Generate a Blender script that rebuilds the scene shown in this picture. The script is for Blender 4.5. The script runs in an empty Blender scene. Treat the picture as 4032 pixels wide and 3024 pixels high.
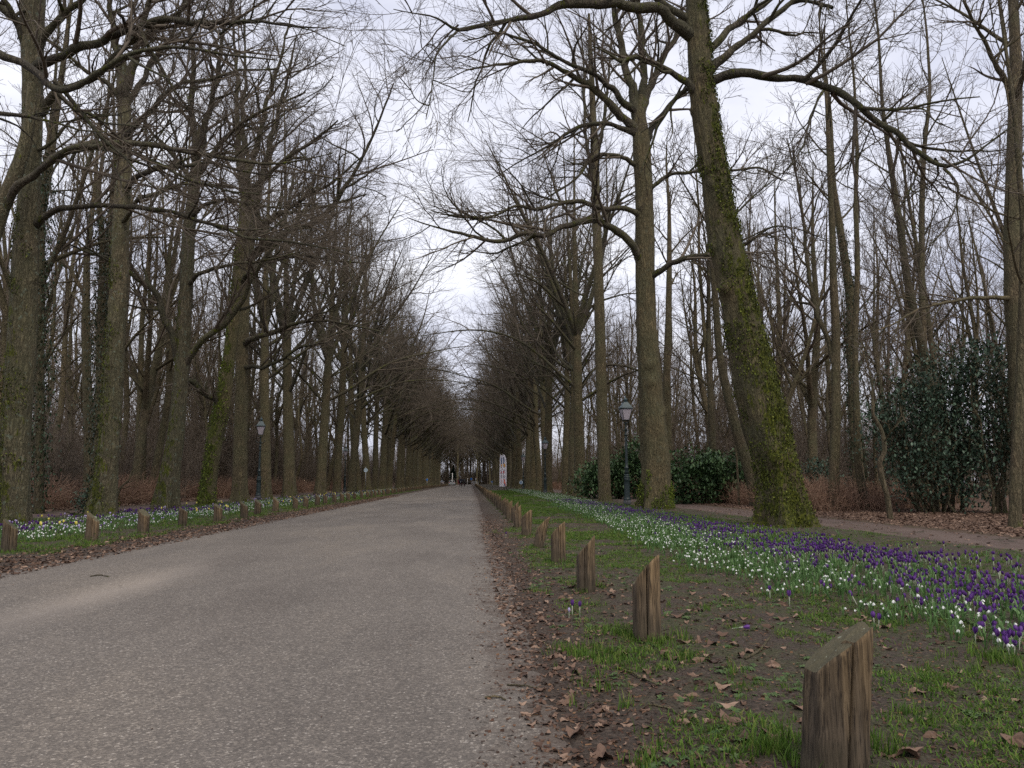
import bpy, math, random
import numpy as np

# ------------------------------------------------------------------ basics
rng = np.random.default_rng(7)
random.seed(7)
SC = bpy.context.scene
COL = SC.collection
CAMH = 1.10
F = 3026.0
CX, CY = 2016.0, 1512.0
PITCH = math.atan((1895 - CY) / F)
YAW = math.atan((2016 - 1854) / math.hypot(F, 1895 - CY))
S = 4032 / 2212.0
cy_, sy_ = math.cos(YAW), math.sin(YAW)
FWD0 = np.array([sy_, cy_, 0.0])
RIGHT = np.array([cy_, -sy_, 0.0])
FWD = FWD0 * math.cos(PITCH) + np.array([0, 0, math.sin(PITCH)])
UP = -FWD0 * math.sin(PITCH) + np.array([0, 0, math.cos(PITCH)])
CAM = np.array([0, 0, CAMH])


def ray(u, v):
    d = RIGHT * ((u * S - CX) / F) + UP * ((CY - v * S) / F) + FWD
    return d


def at(u, v, Y):
    """world point seen at photo position (u, v) (2212 px wide measure) at road distance Y"""
    d = ray(u, v)
    return CAM + d * (Y / d[1])


def ground_at(u, v):
    d = ray(u, v)
    return CAM + d * (-CAMH / d[2])


def proj(P):
    """world points -> pixel positions (N,2) and depth"""
    q = np.atleast_2d(P) - CAM
    z = q @ FWD
    zz = np.where(np.abs(z) < 1e-6, 1e-6, z)
    return np.stack([(q @ RIGHT) / zz * F + CX, CY - (q @ UP) / zz * F], 1) / S, z


def in_view(P, m=60):
    uv, z = proj(P)
    return (z > 0.5) & (uv[:, 0] > -m) & (uv[:, 0] < 2212 + m) & (uv[:, 1] < 1659 + m)


def h3(i, j, k, s):
    n = (i * 374761393 + j * 668265263 + k * 2147483647 + s * 974634777) & 0xFFFFFFFF
    n = ((n ^ (n >> 13)) * 1274126177) & 0xFFFFFFFF
    n = (n ^ (n >> 16)) & 0xFFFFFFFF
    return n / 4294967295.0


def vnoise(p, seed=0):
    p = np.asarray(p, float)
    f = np.floor(p).astype(np.int64)
    w = p - f
    w = w * w * (3 - 2 * w)
    r = 0
    for a in (0, 1):
        for b in (0, 1):
            for c in (0, 1):
                wt = (w[..., 0] if a else 1 - w[..., 0]) * (w[..., 1] if b else 1 - w[..., 1]) * (w[..., 2] if c else 1 - w[..., 2])
                r = r + wt * h3(f[..., 0] + a, f[..., 1] + b, f[..., 2] + c, seed)
    return r * 2 - 1


def fbm(p, seed=0, o=3):
    r, a = 0, 1.0
    p = np.asarray(p, float)
    for k in range(o):
        r = r + a * vnoise(p * 2 ** k, seed + k)
        a *= .5
    return r


def noise2(x, y, sc, seed=0, o=3):
    return fbm(np.stack([x * sc, y * sc, np.zeros_like(x) + .37], -1), seed, o)


def nrm(v):
    return v / np.maximum(np.linalg.norm(v, axis=-1, keepdims=True), 1e-9)


# ------------------------------------------------------------------ materials
def newmat(name):
    m = bpy.data.materials.new(name)
    m.use_nodes = True
    nt = m.node_tree
    b = nt.nodes['Principled BSDF']
    b.inputs['Roughness'].default_value = .85
    b.inputs['Specular IOR Level'].default_value = .25
    return m, nt, b


def ND(nt, t, **kw):
    n = nt.nodes.new(t)
    for k, v in kw.items():
        if k in n.inputs:
            n.inputs[k].default_value = v
        else:
            setattr(n, k, v)
    return n


def coords(nt, scale=(1, 1, 1), kind='Object'):
    c = ND(nt, 'ShaderNodeTexCoord')
    mp = ND(nt, 'ShaderNodeMapping')
    mp.inputs['Scale'].default_value = scale
    nt.links.new(c.outputs[kind], mp.inputs['Vector'])
    return mp.outputs['Vector']


def NOI(nt, vec, scale, detail=4, rough=.55, dist=0):
    n = ND(nt, 'ShaderNodeTexNoise', Scale=scale, Detail=detail, Roughness=rough, Distortion=dist)
    nt.links.new(vec, n.inputs['Vector'])
    return n.outputs['Fac']


def RAMP(nt, fac, stops):
    r = ND(nt, 'ShaderNodeValToRGB')
    e = r.color_ramp.elements
    while len(e) > 1:
        e.remove(e[-1])
    for i, (p, c) in enumerate(stops):
        c = (c, c, c) if isinstance(c, (int, float)) else c
        if i == 0:
            e[0].position = p
            e[0].color = (*c, 1)
        else:
            x = e.new(p)
            x.color = (*c, 1)
    nt.links.new(fac, r.inputs['Fac'])
    return r.outputs['Color']


def MIX(nt, fac, a, b, mode='MIX'):
    n = ND(nt, 'ShaderNodeMix', data_type='RGBA', blend_type=mode)
    for sock, v in ((n.inputs[0], fac), (n.inputs[6], a), (n.inputs[7], b)):
        if isinstance(v, (int, float)):
            sock.default_value = v
        elif isinstance(v, tuple):
            sock.default_value = (*v, 1)
        else:
            nt.links.new(v, sock)
    return n.outputs[2]


def MATH(nt, op, a, b=None, c=None):
    n = ND(nt, 'ShaderNodeMath', operation=op)
    for i, v in enumerate((a, b, c)):
        if v is None:
            continue
        if isinstance(v, (int, float)):
            n.inputs[i].default_value = v
        else:
            nt.links.new(v, n.inputs[i])
    return n.outputs[0]


def BUMP(nt, b, h, strength=.5, dist=.02):
    n = ND(nt, 'ShaderNodeBump', Strength=strength, Distance=dist)
    nt.links.new(h, n.inputs['Height'])
    nt.links.new(n.outputs['Normal'], b.inputs['Normal'])


def bark(name, c1, c2, moss=0.0, moss_top=3.0, side=None, mosscol=(.085, .095, .010), lichen=.0):
    """furrowed bark; moss grows in patches, thick near the foot, optionally only on one side (a direction)"""
    m, nt, b = newmat(name)
    v = coords(nt, (1, 1, .2))
    vo = coords(nt)
    n1 = NOI(nt, v, 26, 6, .65)
    nr = NOI(nt, v, 13, 3, .6, .6)
    ridge = MATH(nt, 'MULTIPLY', MATH(nt, 'ABSOLUTE', MATH(nt, 'SUBTRACT', nr, .5)), 6.0)
    ridge = MATH(nt, 'MINIMUM', ridge, 1.0)
    n2 = NOI(nt, vo, 2.2, 4)
    col = MIX(nt, RAMP(nt, n2, [(.35, 0), (.65, 1)]), c1, c2)
    col = MIX(nt, MATH(nt, 'MULTIPLY', RAMP(nt, ridge, [(.0, 1), (.45, 0)]), .75), col, (c1[0] * .3, c1[1] * .3, c1[2] * .3))
    col = MIX(nt, RAMP(nt, n1, [(.3, .8), (.5, 0)]), col, (c1[0] * .4, c1[1] * .4, c1[2] * .4))
    gn = NOI(nt, vo, .9, 5)
    col = MIX(nt, MATH(nt, 'MULTIPLY', RAMP(nt, gn, [(.38, 0), (.66, 1)]), .7), col, (.098, .10, .052))
    if lichen:
        ln = NOI(nt, vo, 7, 3)
        col = MIX(nt, MATH(nt, 'MULTIPLY', RAMP(nt, ln, [(.6, 0), (.66, 1)]), lichen), col, (.16, .19, .14))
    if moss:
        g = ND(nt, 'ShaderNodeSeparateXYZ')
        tc = ND(nt, 'ShaderNodeTexCoord')
        nt.links.new(tc.outputs['Object'], g.inputs[0])
        fade = MATH(nt, 'MAXIMUM', MATH(nt, 'SUBTRACT', 1.0, MATH(nt, 'DIVIDE', g.outputs['Z'], moss_top)), -1.0)
        mn = NOI(nt, coords(nt, (1, 1, .6)), 3.6, 9, .7)
        f = MATH(nt, 'MULTIPLY', MATH(nt, 'SUBTRACT', mn, .5), 3.2)
        f = MATH(nt, 'ADD', f, MATH(nt, 'MULTIPLY', fade, .38))
        f = MATH(nt, 'ADD', f, MATH(nt, 'MULTIPLY', MATH(nt, 'SUBTRACT', n1, .5), .9))
        f = MATH(nt, 'ADD', f, MATH(nt, 'MULTIPLY', MATH(nt, 'SUBTRACT', ridge, .5), .35))
        if side:
            ge = ND(nt, 'ShaderNodeNewGeometry')
            dp = ND(nt, 'ShaderNodeVectorMath', operation='DOT_PRODUCT')
            dp.inputs[1].default_value = side
            nt.links.new(ge.outputs['True Normal'], dp.inputs[0])
            f = MATH(nt, 'ADD', f, MATH(nt, 'MULTIPLY', dp.outputs['Value'], .4))
        th = .78 - .55 * moss
        mask = RAMP(nt, f, [(th - .10, 0), (th + .10, 1)])
        mc = MIX(nt, RAMP(nt, NOI(nt, vo, 11, 6, .7), [(.35, 0), (.65, 1)]), (mosscol[0] * .35, mosscol[1] * .36, mosscol[2] * .8), (mosscol[0] * 1.4, mosscol[1] * 1.4, mosscol[2] * 1.1))
        col = MIX(nt, mask, col, mc)
    oi = ND(nt, 'ShaderNodeObjectInfo')
    col = MIX(nt, 1.0, col, MIX(nt, oi.outputs['Random'], (.78, .78, .80), (1.15, 1.12, 1.10)), 'MULTIPLY')
    nt.links.new(col, b.inputs['Base Color'])
    BUMP(nt, b, MATH(nt, 'ADD', n1, ridge), 1.0, .035)
    return m


M = {}
M['bark'] = bark('bark', (0.128, 0.104, 0.061), (0.183, 0.149, 0.087), moss=.3, moss_top=2.2)
M['bark_big'] = bark('bark_big', (0.139, 0.112, 0.061), (0.204, 0.164, 0.087), moss=.4, moss_top=1.6, lichen=.2)
M['bark_mossy'] = bark('bark_mossy', (0.139, 0.112, 0.061), (0.196, 0.157, 0.082), moss=.92, moss_top=10.0, side=(.75, -.25, .75))
M['bark_left'] = bark('bark_left', (0.128, 0.112, 0.069), (0.189, 0.159, 0.100), moss=.5, moss_top=9.0, side=(-.9, -.2, .2), lichen=.7)
M['bark_greenstem'] = bark('bark_greenstem', (0.123, 0.104, 0.053), (0.180, 0.151, 0.080), moss=.98, moss_top=10.0, side=(-.9, -.2, .4), mosscol=(.075, .09, .012))
M['bark_forest'] = bark('bark_forest', (0.118, 0.095, 0.058), (0.183, 0.146, 0.087), moss=.3, moss_top=2.0)
M['bark_tan'] = bark('bark_tan', (.15, .115, .07), (.2, .16, .1))


def simple(name, c, rough=.8, spec=.25, var=.25, sc=6, metal=0.0):
    m, nt, b = newmat(name)
    n = NOI(nt, coords(nt), sc, 4)
    nt.links.new(MIX(nt, n, tuple(x * (1 - var) for x in c), tuple(x * (1 + var) for x in c)), b.inputs['Base Color'])
    b.inputs['Roughness'].default_value = rough
    b.inputs['Specular IOR Level'].default_value = spec
    b.inputs['Metallic'].default_value = metal
    return m


def island(name, stops, rough=.75, spec=.25, trans=0.0):
    """colour that differs from leaf to leaf (random per mesh island)"""
    m, nt, b = newmat(name)
    g = ND(nt, 'ShaderNodeNewGeometry')
    nt.links.new(RAMP(nt, g.outputs['Random Per Island'], stops), b.inputs['Base Color'])
    b.inputs['Roughness'].default_value = rough
    b.inputs['Specular IOR Level'].default_value = spec
    if trans:
        t = ND(nt, 'ShaderNodeBsdfTranslucent')
        nt.links.new(b.inputs['Base Color'].links[0].from_socket, t.inputs['Color'])
        mx = ND(nt, 'ShaderNodeMixShader')
        mx.inputs[0].default_value = trans
        nt.links.new(b.outputs[0], mx.inputs[1])
        nt.links.new(t.outputs[0], mx.inputs[2])
        nt.links.new(mx.outputs[0], nt.nodes['Material Output'].inputs['Surface'])
    return m


M['twig'] = simple('twig', (.108, .088, .066), var=.3)
M['limb'] = bark('limb', (.08, .07, .052), (.12, .10, .075), moss=.35, moss_top=60)
M['twig_red'] = island('twig_red', [(0, (.14, .082, .056)), (.5, (.22, .13, .09)), (1, (.29, .20, .135))])
M['twig_far'] = island('twig_far', [(0, (.095, .076, .056)), (1, (.17, .135, .103))])
M['litter'] = island('litter', [(0, (.05, .03, .022)), (.35, (.09, .053, .036)), (.7, (.155, .097, .068)), (1, (.27, .185, .135))], rough=.7)
M['crumbs'] = island('crumbs', [(0, (.03, .017, .012)), (.6, (.075, .036, .022)), (1, (.17, .095, .05))])
M['grass'] = island('grass', [(0, (.035, .08, .012)), (.5, (.075, .14, .018)), (.85, (.12, .20, .03)), (1, (.19, .19, .06))], trans=.3)
M['moss_green'] = island('moss_green', [(0, (.022, .028, .008)), (.45, (.055, .068, .010)), (.85, (.10, .12, .014)), (1, (.15, .165, .03))])
M['moss_bright'] = island('moss_bright', [(0, (.03, .042, .008)), (.5, (.085, .12, .012)), (1, (.16, .21, .025))])
M['weed'] = island('weed', [(0, (.045, .085, .03)), (1, (.11, .16, .06))], trans=.25)
M['holly'] = island('holly', [(0, (.026, .048, .028)), (.6, (.048, .082, .052)), (1, (.09, .14, .095))], rough=.5, spec=.3)
M['rhodo'] = island('rhodo', [(0, (.028, .058, .022)), (.6, (.055, .105, .038)), (1, (.10, .17, .065))], rough=.5, spec=.35)
M['ivy'] = island('ivy', [(0, (.010, .024, .009)), (1, (.03, .055, .02))], rough=.4, spec=.5)
M['bulb_leaf'] = island('bulb_leaf', [(0, (.06, .13, .035)), (1, (.14, .24, .085))], rough=.5, trans=.25)
M['white_petal'] = island('white_petal', [(0, (.72, .74, .70)), (1, (.88, .88, .86))], rough=.6, trans=.2)
M['purple_petal'] = island('purple_petal', [(0, (.045, .012, .09)), (.7, (.08, .022, .165)), (1, (.15, .055, .27))], rough=.55, trans=.2)
M['lilac_petal'] = island('lilac_petal', [(0, (.35, .28, .55)), (1, (.6, .52, .75))], rough=.55, trans=.2)
M['yellow_petal'] = island('yellow_petal', [(0, (.75, .62, .06)), (1, (.8, .75, .25))], rough=.55, trans=.2)
M['pale_stem'] = island('pale_stem', [(0, (.35, .38, .28)), (1, (.5, .5, .42))])
M['lamp_green'] = simple('lamp_green', (.010, .022, .022), .42, .5, .3)
M['lamp_roof'] = simple('lamp_roof', (.035, .065, .075), .45, .5, .3, 12)
M['lamp_glass'] = simple('lamp_glass', (.42, .38, .42), .35, .5, .12, 3)
M['lamp_stone'] = simple('lamp_stone', (.09, .09, .10), .8)
M['white_paint'] = simple('white_paint', (.72, .7, .68), .6, var=.08)
M['black'] = simple('black', (.012, .012, .013), .55)
M['steel'] = simple('steel', (.35, .36, .37), .4, metal=.7)
M['sign_blue'] = simple('sign_blue', (.03, .14, .42), .45)
M['sign_pale'] = simple('sign_pale', (.46, .56, .64), .45, var=.05)
M['flag_cloth'] = simple('flag_cloth', (.74, .72, .8), .8, var=.05)
M['ink_blue'] = simple('ink_blue', (.06, .12, .26), .8)
M['ink_orange'] = simple('ink_orange', (.62, .33, .09), .8)
M['ink_red'] = simple('ink_red', (.48, .06, .07), .8)
M['ink_coral'] = simple('ink_coral', (.66, .2, .16), .8)
M['ink_dark'] = simple('ink_dark', (.05, .05, .07), .8)
M['navy'] = simple('navy', (.012, .014, .022), .9)
M['maroon'] = simple('maroon', (.16, .02, .03), .9)
M['skin'] = simple('skin', (.45, .27, .19), .6, var=.05)
M['hair'] = simple('hair', (.06, .04, .025), .8)
M['brickpale'] = simple('brickpale', (.36, .31, .29), .9, var=.2, sc=2)
M['rooftile'] = simple('rooftile', (.16, .14, .14), .9)
M['glass_dark'] = simple('glass_dark', (.03, .035, .04), .1, .5)
M['conifer'] = island('conifer', [(0, (.008, .02, .012)), (1, (.02, .04, .022))])


def wood_mat():
    m, nt, b = newmat('weathered_wood')
    v = coords(nt, (1, 1, .06))
    vo = coords(nt)
    n = NOI(nt, v, 60, 6, .6, .5)
    n2 = NOI(nt, vo, 5, 4)
    n3 = NOI(nt, v, 14, 3)
    col = RAMP(nt, n, [(.32, (.022, .017, .012)), (.5, (.075, .058, .040)), (.7, (.135, .104, .073))])
    tan = RAMP(nt, n, [(.3, (.04, .027, .014)), (.5, (.15, .105, .058)), (.7, (.26, .19, .11))])
    g = ND(nt, 'ShaderNodeSeparateXYZ')
    tc = ND(nt, 'ShaderNodeTexCoord')
    nt.links.new(tc.outputs['Object'], g.inputs[0])
    nf = NOI(nt, coords(nt, (1, 1, .035)), 190, 3, .6, .3)
    hz = MATH(nt, 'MULTIPLY', g.outputs['Z'], .55)
    f = MATH(nt, 'ADD', MATH(nt, 'MULTIPLY', n3, .8), hz)
    col = MIX(nt, RAMP(nt, f, [(.46, 0), (.74, 1)]), col, tan)
    col = MIX(nt, RAMP(nt, nf, [(.36, .85), (.46, 0)]), col, (.018, .013, .010))
    wet = RAMP(nt, MATH(nt, 'ADD', g.outputs['Z'], MATH(nt, 'MULTIPLY', n2, .3)), [(.10, 1), (.3, 0)])
    col = MIX(nt, MATH(nt, 'MULTIPLY', wet, .55), col, (.05, .048, .028))
    # the sawn top: darker, with lichen
    ge = ND(nt, 'ShaderNodeNewGeometry')
    sp = ND(nt, 'ShaderNodeSeparateXYZ')
    nt.links.new(ge.outputs['True Normal'], sp.inputs[0])
    top = RAMP(nt, sp.outputs['Z'], [(.35, 0), (.5, 1)])
    ln = RAMP(nt, NOI(nt, vo, 42, 3), [(.66, 0), (.70, 1)])
    tcol = MIX(nt, ln, MIX(nt, NOI(nt, vo, 25, 5), (.05, .05, .03), (.13, .12, .075)), (.3, .34, .27))
    col = MIX(nt, MATH(nt, 'MULTIPLY', top, .85), col, tcol)
    oi = ND(nt, 'ShaderNodeObjectInfo')
    col = MIX(nt, 1.0, col, MIX(nt, oi.outputs['Random'], (.8, .8, .8), (1.15, 1.1, 1.05)), 'MULTIPLY')
    nt.links.new(col, b.inputs['Base Color'])
    BUMP(nt, b, n, .8, .01)
    return m


M['wood'] = wood_mat()


def asphalt_mat():
    m, nt, b = newmat('asphalt')
    v = coords(nt)
    vor = ND(nt, 'ShaderNodeTexVoronoi', Scale=85.0)
    nt.links.new(v, vor.inputs['Vector'])
    sep = ND(nt, 'ShaderNodeSeparateColor')
    nt.links.new(vor.outputs['Color'], sep.inputs[0])
    stones = RAMP(nt, sep.outputs[0], [(0, (.088, .080, .074)), (.45, (.132, .119, .109)), (.8, (.175, .157, .142)), (.95, (.25, .225, .20)), (1, (.37, .345, .32))])
    fine = NOI(nt, v, 160, 3, .7)
    col = MIX(nt, RAMP(nt, fine, [(.35, 1), (.55, 0)]), stones, (.085, .077, .071))
    big = NOI(nt, coords(nt, (1, .25, 1)), 1.1, 5, .6)
    col = MIX(nt, 1.0, col, MIX(nt, big, (.80, .785, .765), (1.32, 1.28, 1.22)), 'MULTIPLY')
    med = NOI(nt, v, 9, 4, .7)
    col = MIX(nt, 1.0, col, MIX(nt, med, (.8, .8, .8), (1.2, 1.2, 1.2)), 'MULTIPLY')
    # worn pale wheel track and dusty streak
    g = ND(nt, 'ShaderNodeSeparateXYZ')
    tc = ND(nt, 'ShaderNodeTexCoord')
    nt.links.new(tc.outputs['Object'], g.inputs[0])
    wob = MATH(nt, 'MULTIPLY', NOI(nt, coords(nt, (1, .3, 1)), .9, 4), 1.1)
    tx = MATH(nt, 'ABSOLUTE', MATH(nt, 'ADD', MATH(nt, 'ADD', g.outputs['X'], 3.05), wob))
    tr = RAMP(nt, tx, [(0.0, 1), (.55, 0)])
    yy = MATH(nt, 'ABSOLUTE', MATH(nt, 'SUBTRACT', g.outputs['Y'], 8.2))
    yf = RAMP(nt, MATH(nt, 'DIVIDE', yy, 10.0), [(.05, 1), (.35, 0)])
    col = MIX(nt, MATH(nt, 'MULTIPLY', MATH(nt, 'MULTIPLY', tr, yf), .5), col, (.30, .26, .225))
    pn = NOI(nt, coords(nt, (1, .35, 1)), .55, 6, .65)
    col = MIX(nt, 1.0, col, RAMP(nt, pn, [(.35, (.80, .79, .79)), (.5, (1, 1, 1)), (.66, (1.18, 1.16, 1.12))]), 'MULTIPLY')
    # soil washed over both edges
    en = NOI(nt, v, 3.0, 7, .7)
    dr = MATH(nt, 'SUBTRACT', .42, g.outputs['X'])
    dl = MATH(nt, 'ADD', g.outputs['X'], 5.68)
    de = MATH(nt, 'MINIMUM', dr, dl)
    em = MATH(nt, 'SUBTRACT', MATH(nt, 'MULTIPLY', en, 1.1), MATH(nt, 'MULTIPLY', de, .75))
    col = MIX(nt, MATH(nt, 'MULTIPLY', RAMP(nt, em, [(.30, 0), (.52, 1)]), .72), col, (.075, .055, .043))
    # fine cracks
    cv = ND(nt, 'ShaderNodeTexVoronoi', Scale=.55, feature='DISTANCE_TO_EDGE')
    wv = ND(nt, 'ShaderNodeVectorMath', operation='ADD')
    nz = ND(nt, 'ShaderNodeTexNoise', Scale=2.5, Detail=6.0)
    nt.links.new(v, nz.inputs['Vector'])
    nt.links.new(v, wv.inputs[0])
    nt.links.new(nz.outputs['Color'], wv.inputs[1])
    nt.links.new(wv.outputs[0], cv.inputs['Vector'])
    ck = MATH(nt, 'MULTIPLY', RAMP(nt, cv.outputs['Distance'], [(.0, 1), (.006, 0)]), RAMP(nt, pn, [(.5, 0), (.6, 1)]))
    col = MIX(nt, MATH(nt, 'MULTIPLY', ck, .55), col, (.05, .045, .04))
    nt.links.new(col, b.inputs['Base Color'])
    b.inputs['Roughness'].default_value = .8
    BUMP(nt, b, MATH(nt, 'ADD', vor.outputs['Distance'], fine), .6, .006)
    return m


M['asphalt'] = asphalt_mat()


def ground_mat():
    m, nt, b = newmat('soil')
    v = coords(nt)
    n1 = NOI(nt, v, 45, 6, .7)
    n2 = NOI(nt, v, 2.2, 6, .65)
    n3 = NOI(nt, v, 14, 5, .7)
    col = RAMP(nt, n1, [(.3, (.018, .013, .010)), (.52, (.06, .045, .035)), (.75, (.15, .113, .088))])
    tc = ND(nt, 'ShaderNodeTexCoord')
    g = ND(nt, 'ShaderNodeSeparateXYZ')
    nt.links.new(tc.outputs['Object'], g.inputs[0])
    X = g.outputs['X']
    # thin moss and short turf in patches
    ge = MATH(nt, 'ADD', MATH(nt, 'MULTIPLY', n2, .75), MATH(nt, 'MULTIPLY', n3, .35))
    gm = RAMP(nt, ge, [(.50, 0), (.64, 1)])
    inner = RAMP(nt, MATH(nt, 'DIVIDE', X, 8.0), [(.07, 0), (.18, 1)])
    innerL = RAMP(nt, MATH(nt, 'DIVIDE', MATH(nt, 'MULTIPLY', X, -1.0), 12.0), [(.52, 0), (.62, 1)])
    inn = MATH(nt, 'MAXIMUM', inner, innerL)
    turf = RAMP(nt, n1, [(.3, (.03, .036, .014)), (.6, (.06, .075, .022)), (.8, (.09, .105, .036))])
    col = MIX(nt, MATH(nt, 'MULTIPLY', MATH(nt, 'MULTIPLY', gm, inn), .55), col, turf)
    # reddish leaf mould under the woods
    far = MATH(nt, 'MAXIMUM', RAMP(nt, MATH(nt, 'DIVIDE', X, 20.0), [(.5, 0), (.56, 1)]),
               RAMP(nt, MATH(nt, 'DIVIDE', MATH(nt, 'MULTIPLY', X, -1.0), 20.0), [(.72, 0), (.78, 1)]))
    mould = RAMP(nt, n1, [(.3, (.045, .026, .018)), (.55, (.12, .072, .048)), (.75, (.23, .14, .09))])
    col = MIX(nt, far, col, mould)
    nt.links.new(col, b.inputs['Base Color'])
    b.inputs['Roughness'].default_value = .9
    BUMP(nt, b, MATH(nt, 'ADD', n1, n3), .8, .03)
    return m


M['soil'] = ground_mat()


def path_mat():
    m, nt, b = newmat('path_dirt')
    v = coords(nt)
    n1 = NOI(nt, v, 70, 5, .7)
    n2 = NOI(nt, coords(nt, (1, .4, 1)), 1.6, 5)
    col = RAMP(nt, n1, [(.3, (.045, .031, .025)), (.7, (.105, .072, .058))])
    col = MIX(nt, RAMP(nt, n2, [(.35, 0), (.7, 1)]), col, (.12, .087, .073))
    nt.links.new(col, b.inputs['Base Color'])
    BUMP(nt, b, n1, .5, .01)
    return m


M['path'] = path_mat()


# ------------------------------------------------------------------ mesh helpers
def make_mesh(name, V, Q, mats, midx=None, smooth=True):
    me = bpy.data.meshes.new(name)
    V = np.ascontiguousarray(V, dtype=np.float32)
    if isinstance(Q, np.ndarray):
        n = len(Q)
        k = Q.shape[1]
        tot = n * k
        flat = Q.astype(np.int32).ravel()
        starts = np.arange(0, tot, k, dtype=np.int32)
    else:
        lens = np.array([len(q) for q in Q], dtype=np.int32)
        n = len(Q)
        tot = int(lens.sum())
        flat = np.fromiter((i for q in Q for i in q), dtype=np.int32, count=tot)
        starts = np.concatenate([[0], np.cumsum(lens)[:-1]]).astype(np.int32)
    me.vertices.add(len(V))
    me.vertices.foreach_set('co', V.ravel())
    me.loops.add(tot)
    me.loops.foreach_set('vertex_index', flat)
    me.polygons.add(n)
    me.polygons.foreach_set('loop_start', starts)
    me.polygons.foreach_set('use_smooth', np.full(n, smooth))
    for m in (mats if isinstance(mats, (list, tuple)) else [mats]):
        me.materials.append(m)
    if midx is not None:
        me.polygons.foreach_set('material_index', np.asarray(midx, dtype=np.int32))
    me.update(calc_edges=True)
    return me


def link(name, me, parent=None, loc=None):
    o = bpy.data.objects.new(name, me)
    COL.objects.link(o)
    if parent is not None:
        o.parent = parent
    if loc is not None:
        o.location = loc
    return o


def tag(o, label=None, cat=None, group=None, kind=None):
    if label:
        o['label'] = label
    if cat:
        o['category'] = cat
    if group:
        o['group'] = group
    if kind:
        o['kind'] = kind
    return o


def empty(name, loc, label=None, cat=None, group=None, rz=0):
    o = bpy.data.objects.new(name, None)
    o.empty_display_size = .1
    COL.objects.link(o)
    o.location = loc
    o.rotation_euler[2] = rz
    return tag(o, label, cat, group)


def copy_tree(o, parent=None):
    c = o.copy()
    COL.objects.link(c)
    c.parent = parent
    for ch in list(o.children):
        if ch is c:
            continue
        copy_tree(ch, c)
    return c


class MB:
    """collects simple shapes into one mesh"""

    def __init__(s):
        s.v = []
        s.f = []
        s.m = []

    def add(s, V, Fc, mi=0):
        o = len(s.v)
        s.v += [tuple(x) for x in V]
        s.f += [tuple(i + o for i in f) for f in Fc]
        s.m += [mi] * len(Fc)

    def box(s, c, d, mi=0, rot=None, taper=1.0):
        x, y, z = (k / 2 for k in d)
        V = [(-x, -y, -z), (x, -y, -z), (x, y, -z), (-x, y, -z), (-x * taper, -y * taper, z), (x * taper, -y * taper, z), (x * taper, y * taper, z), (-x * taper, y * taper, z)]
        if rot is not None:
            V = [tuple(rot @ np.array(p)) for p in V]
        s.add([(p[0] + c[0], p[1] + c[1], p[2] + c[2]) for p in V], [(0, 3, 2, 1), (4, 5, 6, 7), (0, 1, 5, 4), (1, 2, 6, 5), (2, 3, 7, 6), (3, 0, 4, 7)], mi)

    def lathe(s, prof, n=16, c=(0, 0, 0), mi=0, phase=0.0):
        V, Fc = [], []
        for r, z in prof:
            for k in range(n):
                a = 2 * math.pi * k / n + phase
                V.append((c[0] + r * math.cos(a), c[1] + r * math.sin(a), c[2] + z))
        for i in range(len(prof) - 1):
            for k in range(n):
                a, b = i * n + k, i * n + (k + 1) % n
                Fc.append((a, b, b + n, a + n))
        Fc.append(tuple(range(n))[::-1])
        Fc.append(tuple(range((len(prof) - 1) * n, len(prof) * n)))
        s.add(V, Fc, mi)

    def tube(s, pts, r, n=8, mi=0):
        pts = np.array(pts, float)
        rr = np.array([r] * len(pts) if isinstance(r, (int, float)) else r, float)
        V, Q = tubes(pts[None], rr[None], n)
        Fc = [tuple(q) for q in Q] + [tuple(range(n))[::-1], tuple(range((len(pts) - 1) * n, len(pts) * n))]
        s.add(V, Fc, mi)

    def build(s, name, mats, parent=None, loc=None, smooth=True):
        me = make_mesh(name, np.array(s.v), s.f, mats, s.m, smooth)
        return link(name, me, parent, loc)


def tubes(P, R, n):
    """P (M,K,3) paths, R (M,K) radii -> verts, quads"""
    Mx, K, _ = P.shape
    T = nrm(np.gradient(P, axis=1))
    mean = nrm(T.mean(1))
    ax = np.argmin(np.abs(mean), axis=1)
    ref = np.eye(3)[ax][:, None, :]
    U = nrm(np.cross(T, ref))
    W = np.cross(T, U)
    a = np.arange(n) * 2 * np.pi / n
    V = P[:, :, None, :] + R[:, :, None, None] * (np.cos(a)[None, None, :, None] * U[:, :, None, :] + np.sin(a)[None, None, :, None] * W[:, :, None, :])
    V = V.reshape(-1, 3)
    base = (np.arange(Mx) * K * n)[:, None, None]
    i = (np.arange(K - 1) * n)[None, :, None]
    k = np.arange(n)[None, None, :]
    k2 = (k + 1) % n
    Q = np.stack([base + i + k, base + i + k2, base + i + n + k2, base + i + n + k], -1).reshape(-1, 4)
    return V, Q


def join(parts):
    Vs, Qs, o = [], [], 0
    for V, Q in parts:
        Vs.append(V)
        Qs.append(Q + o)
        o += len(V)
    return np.concatenate(Vs), np.concatenate(Qs)


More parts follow.
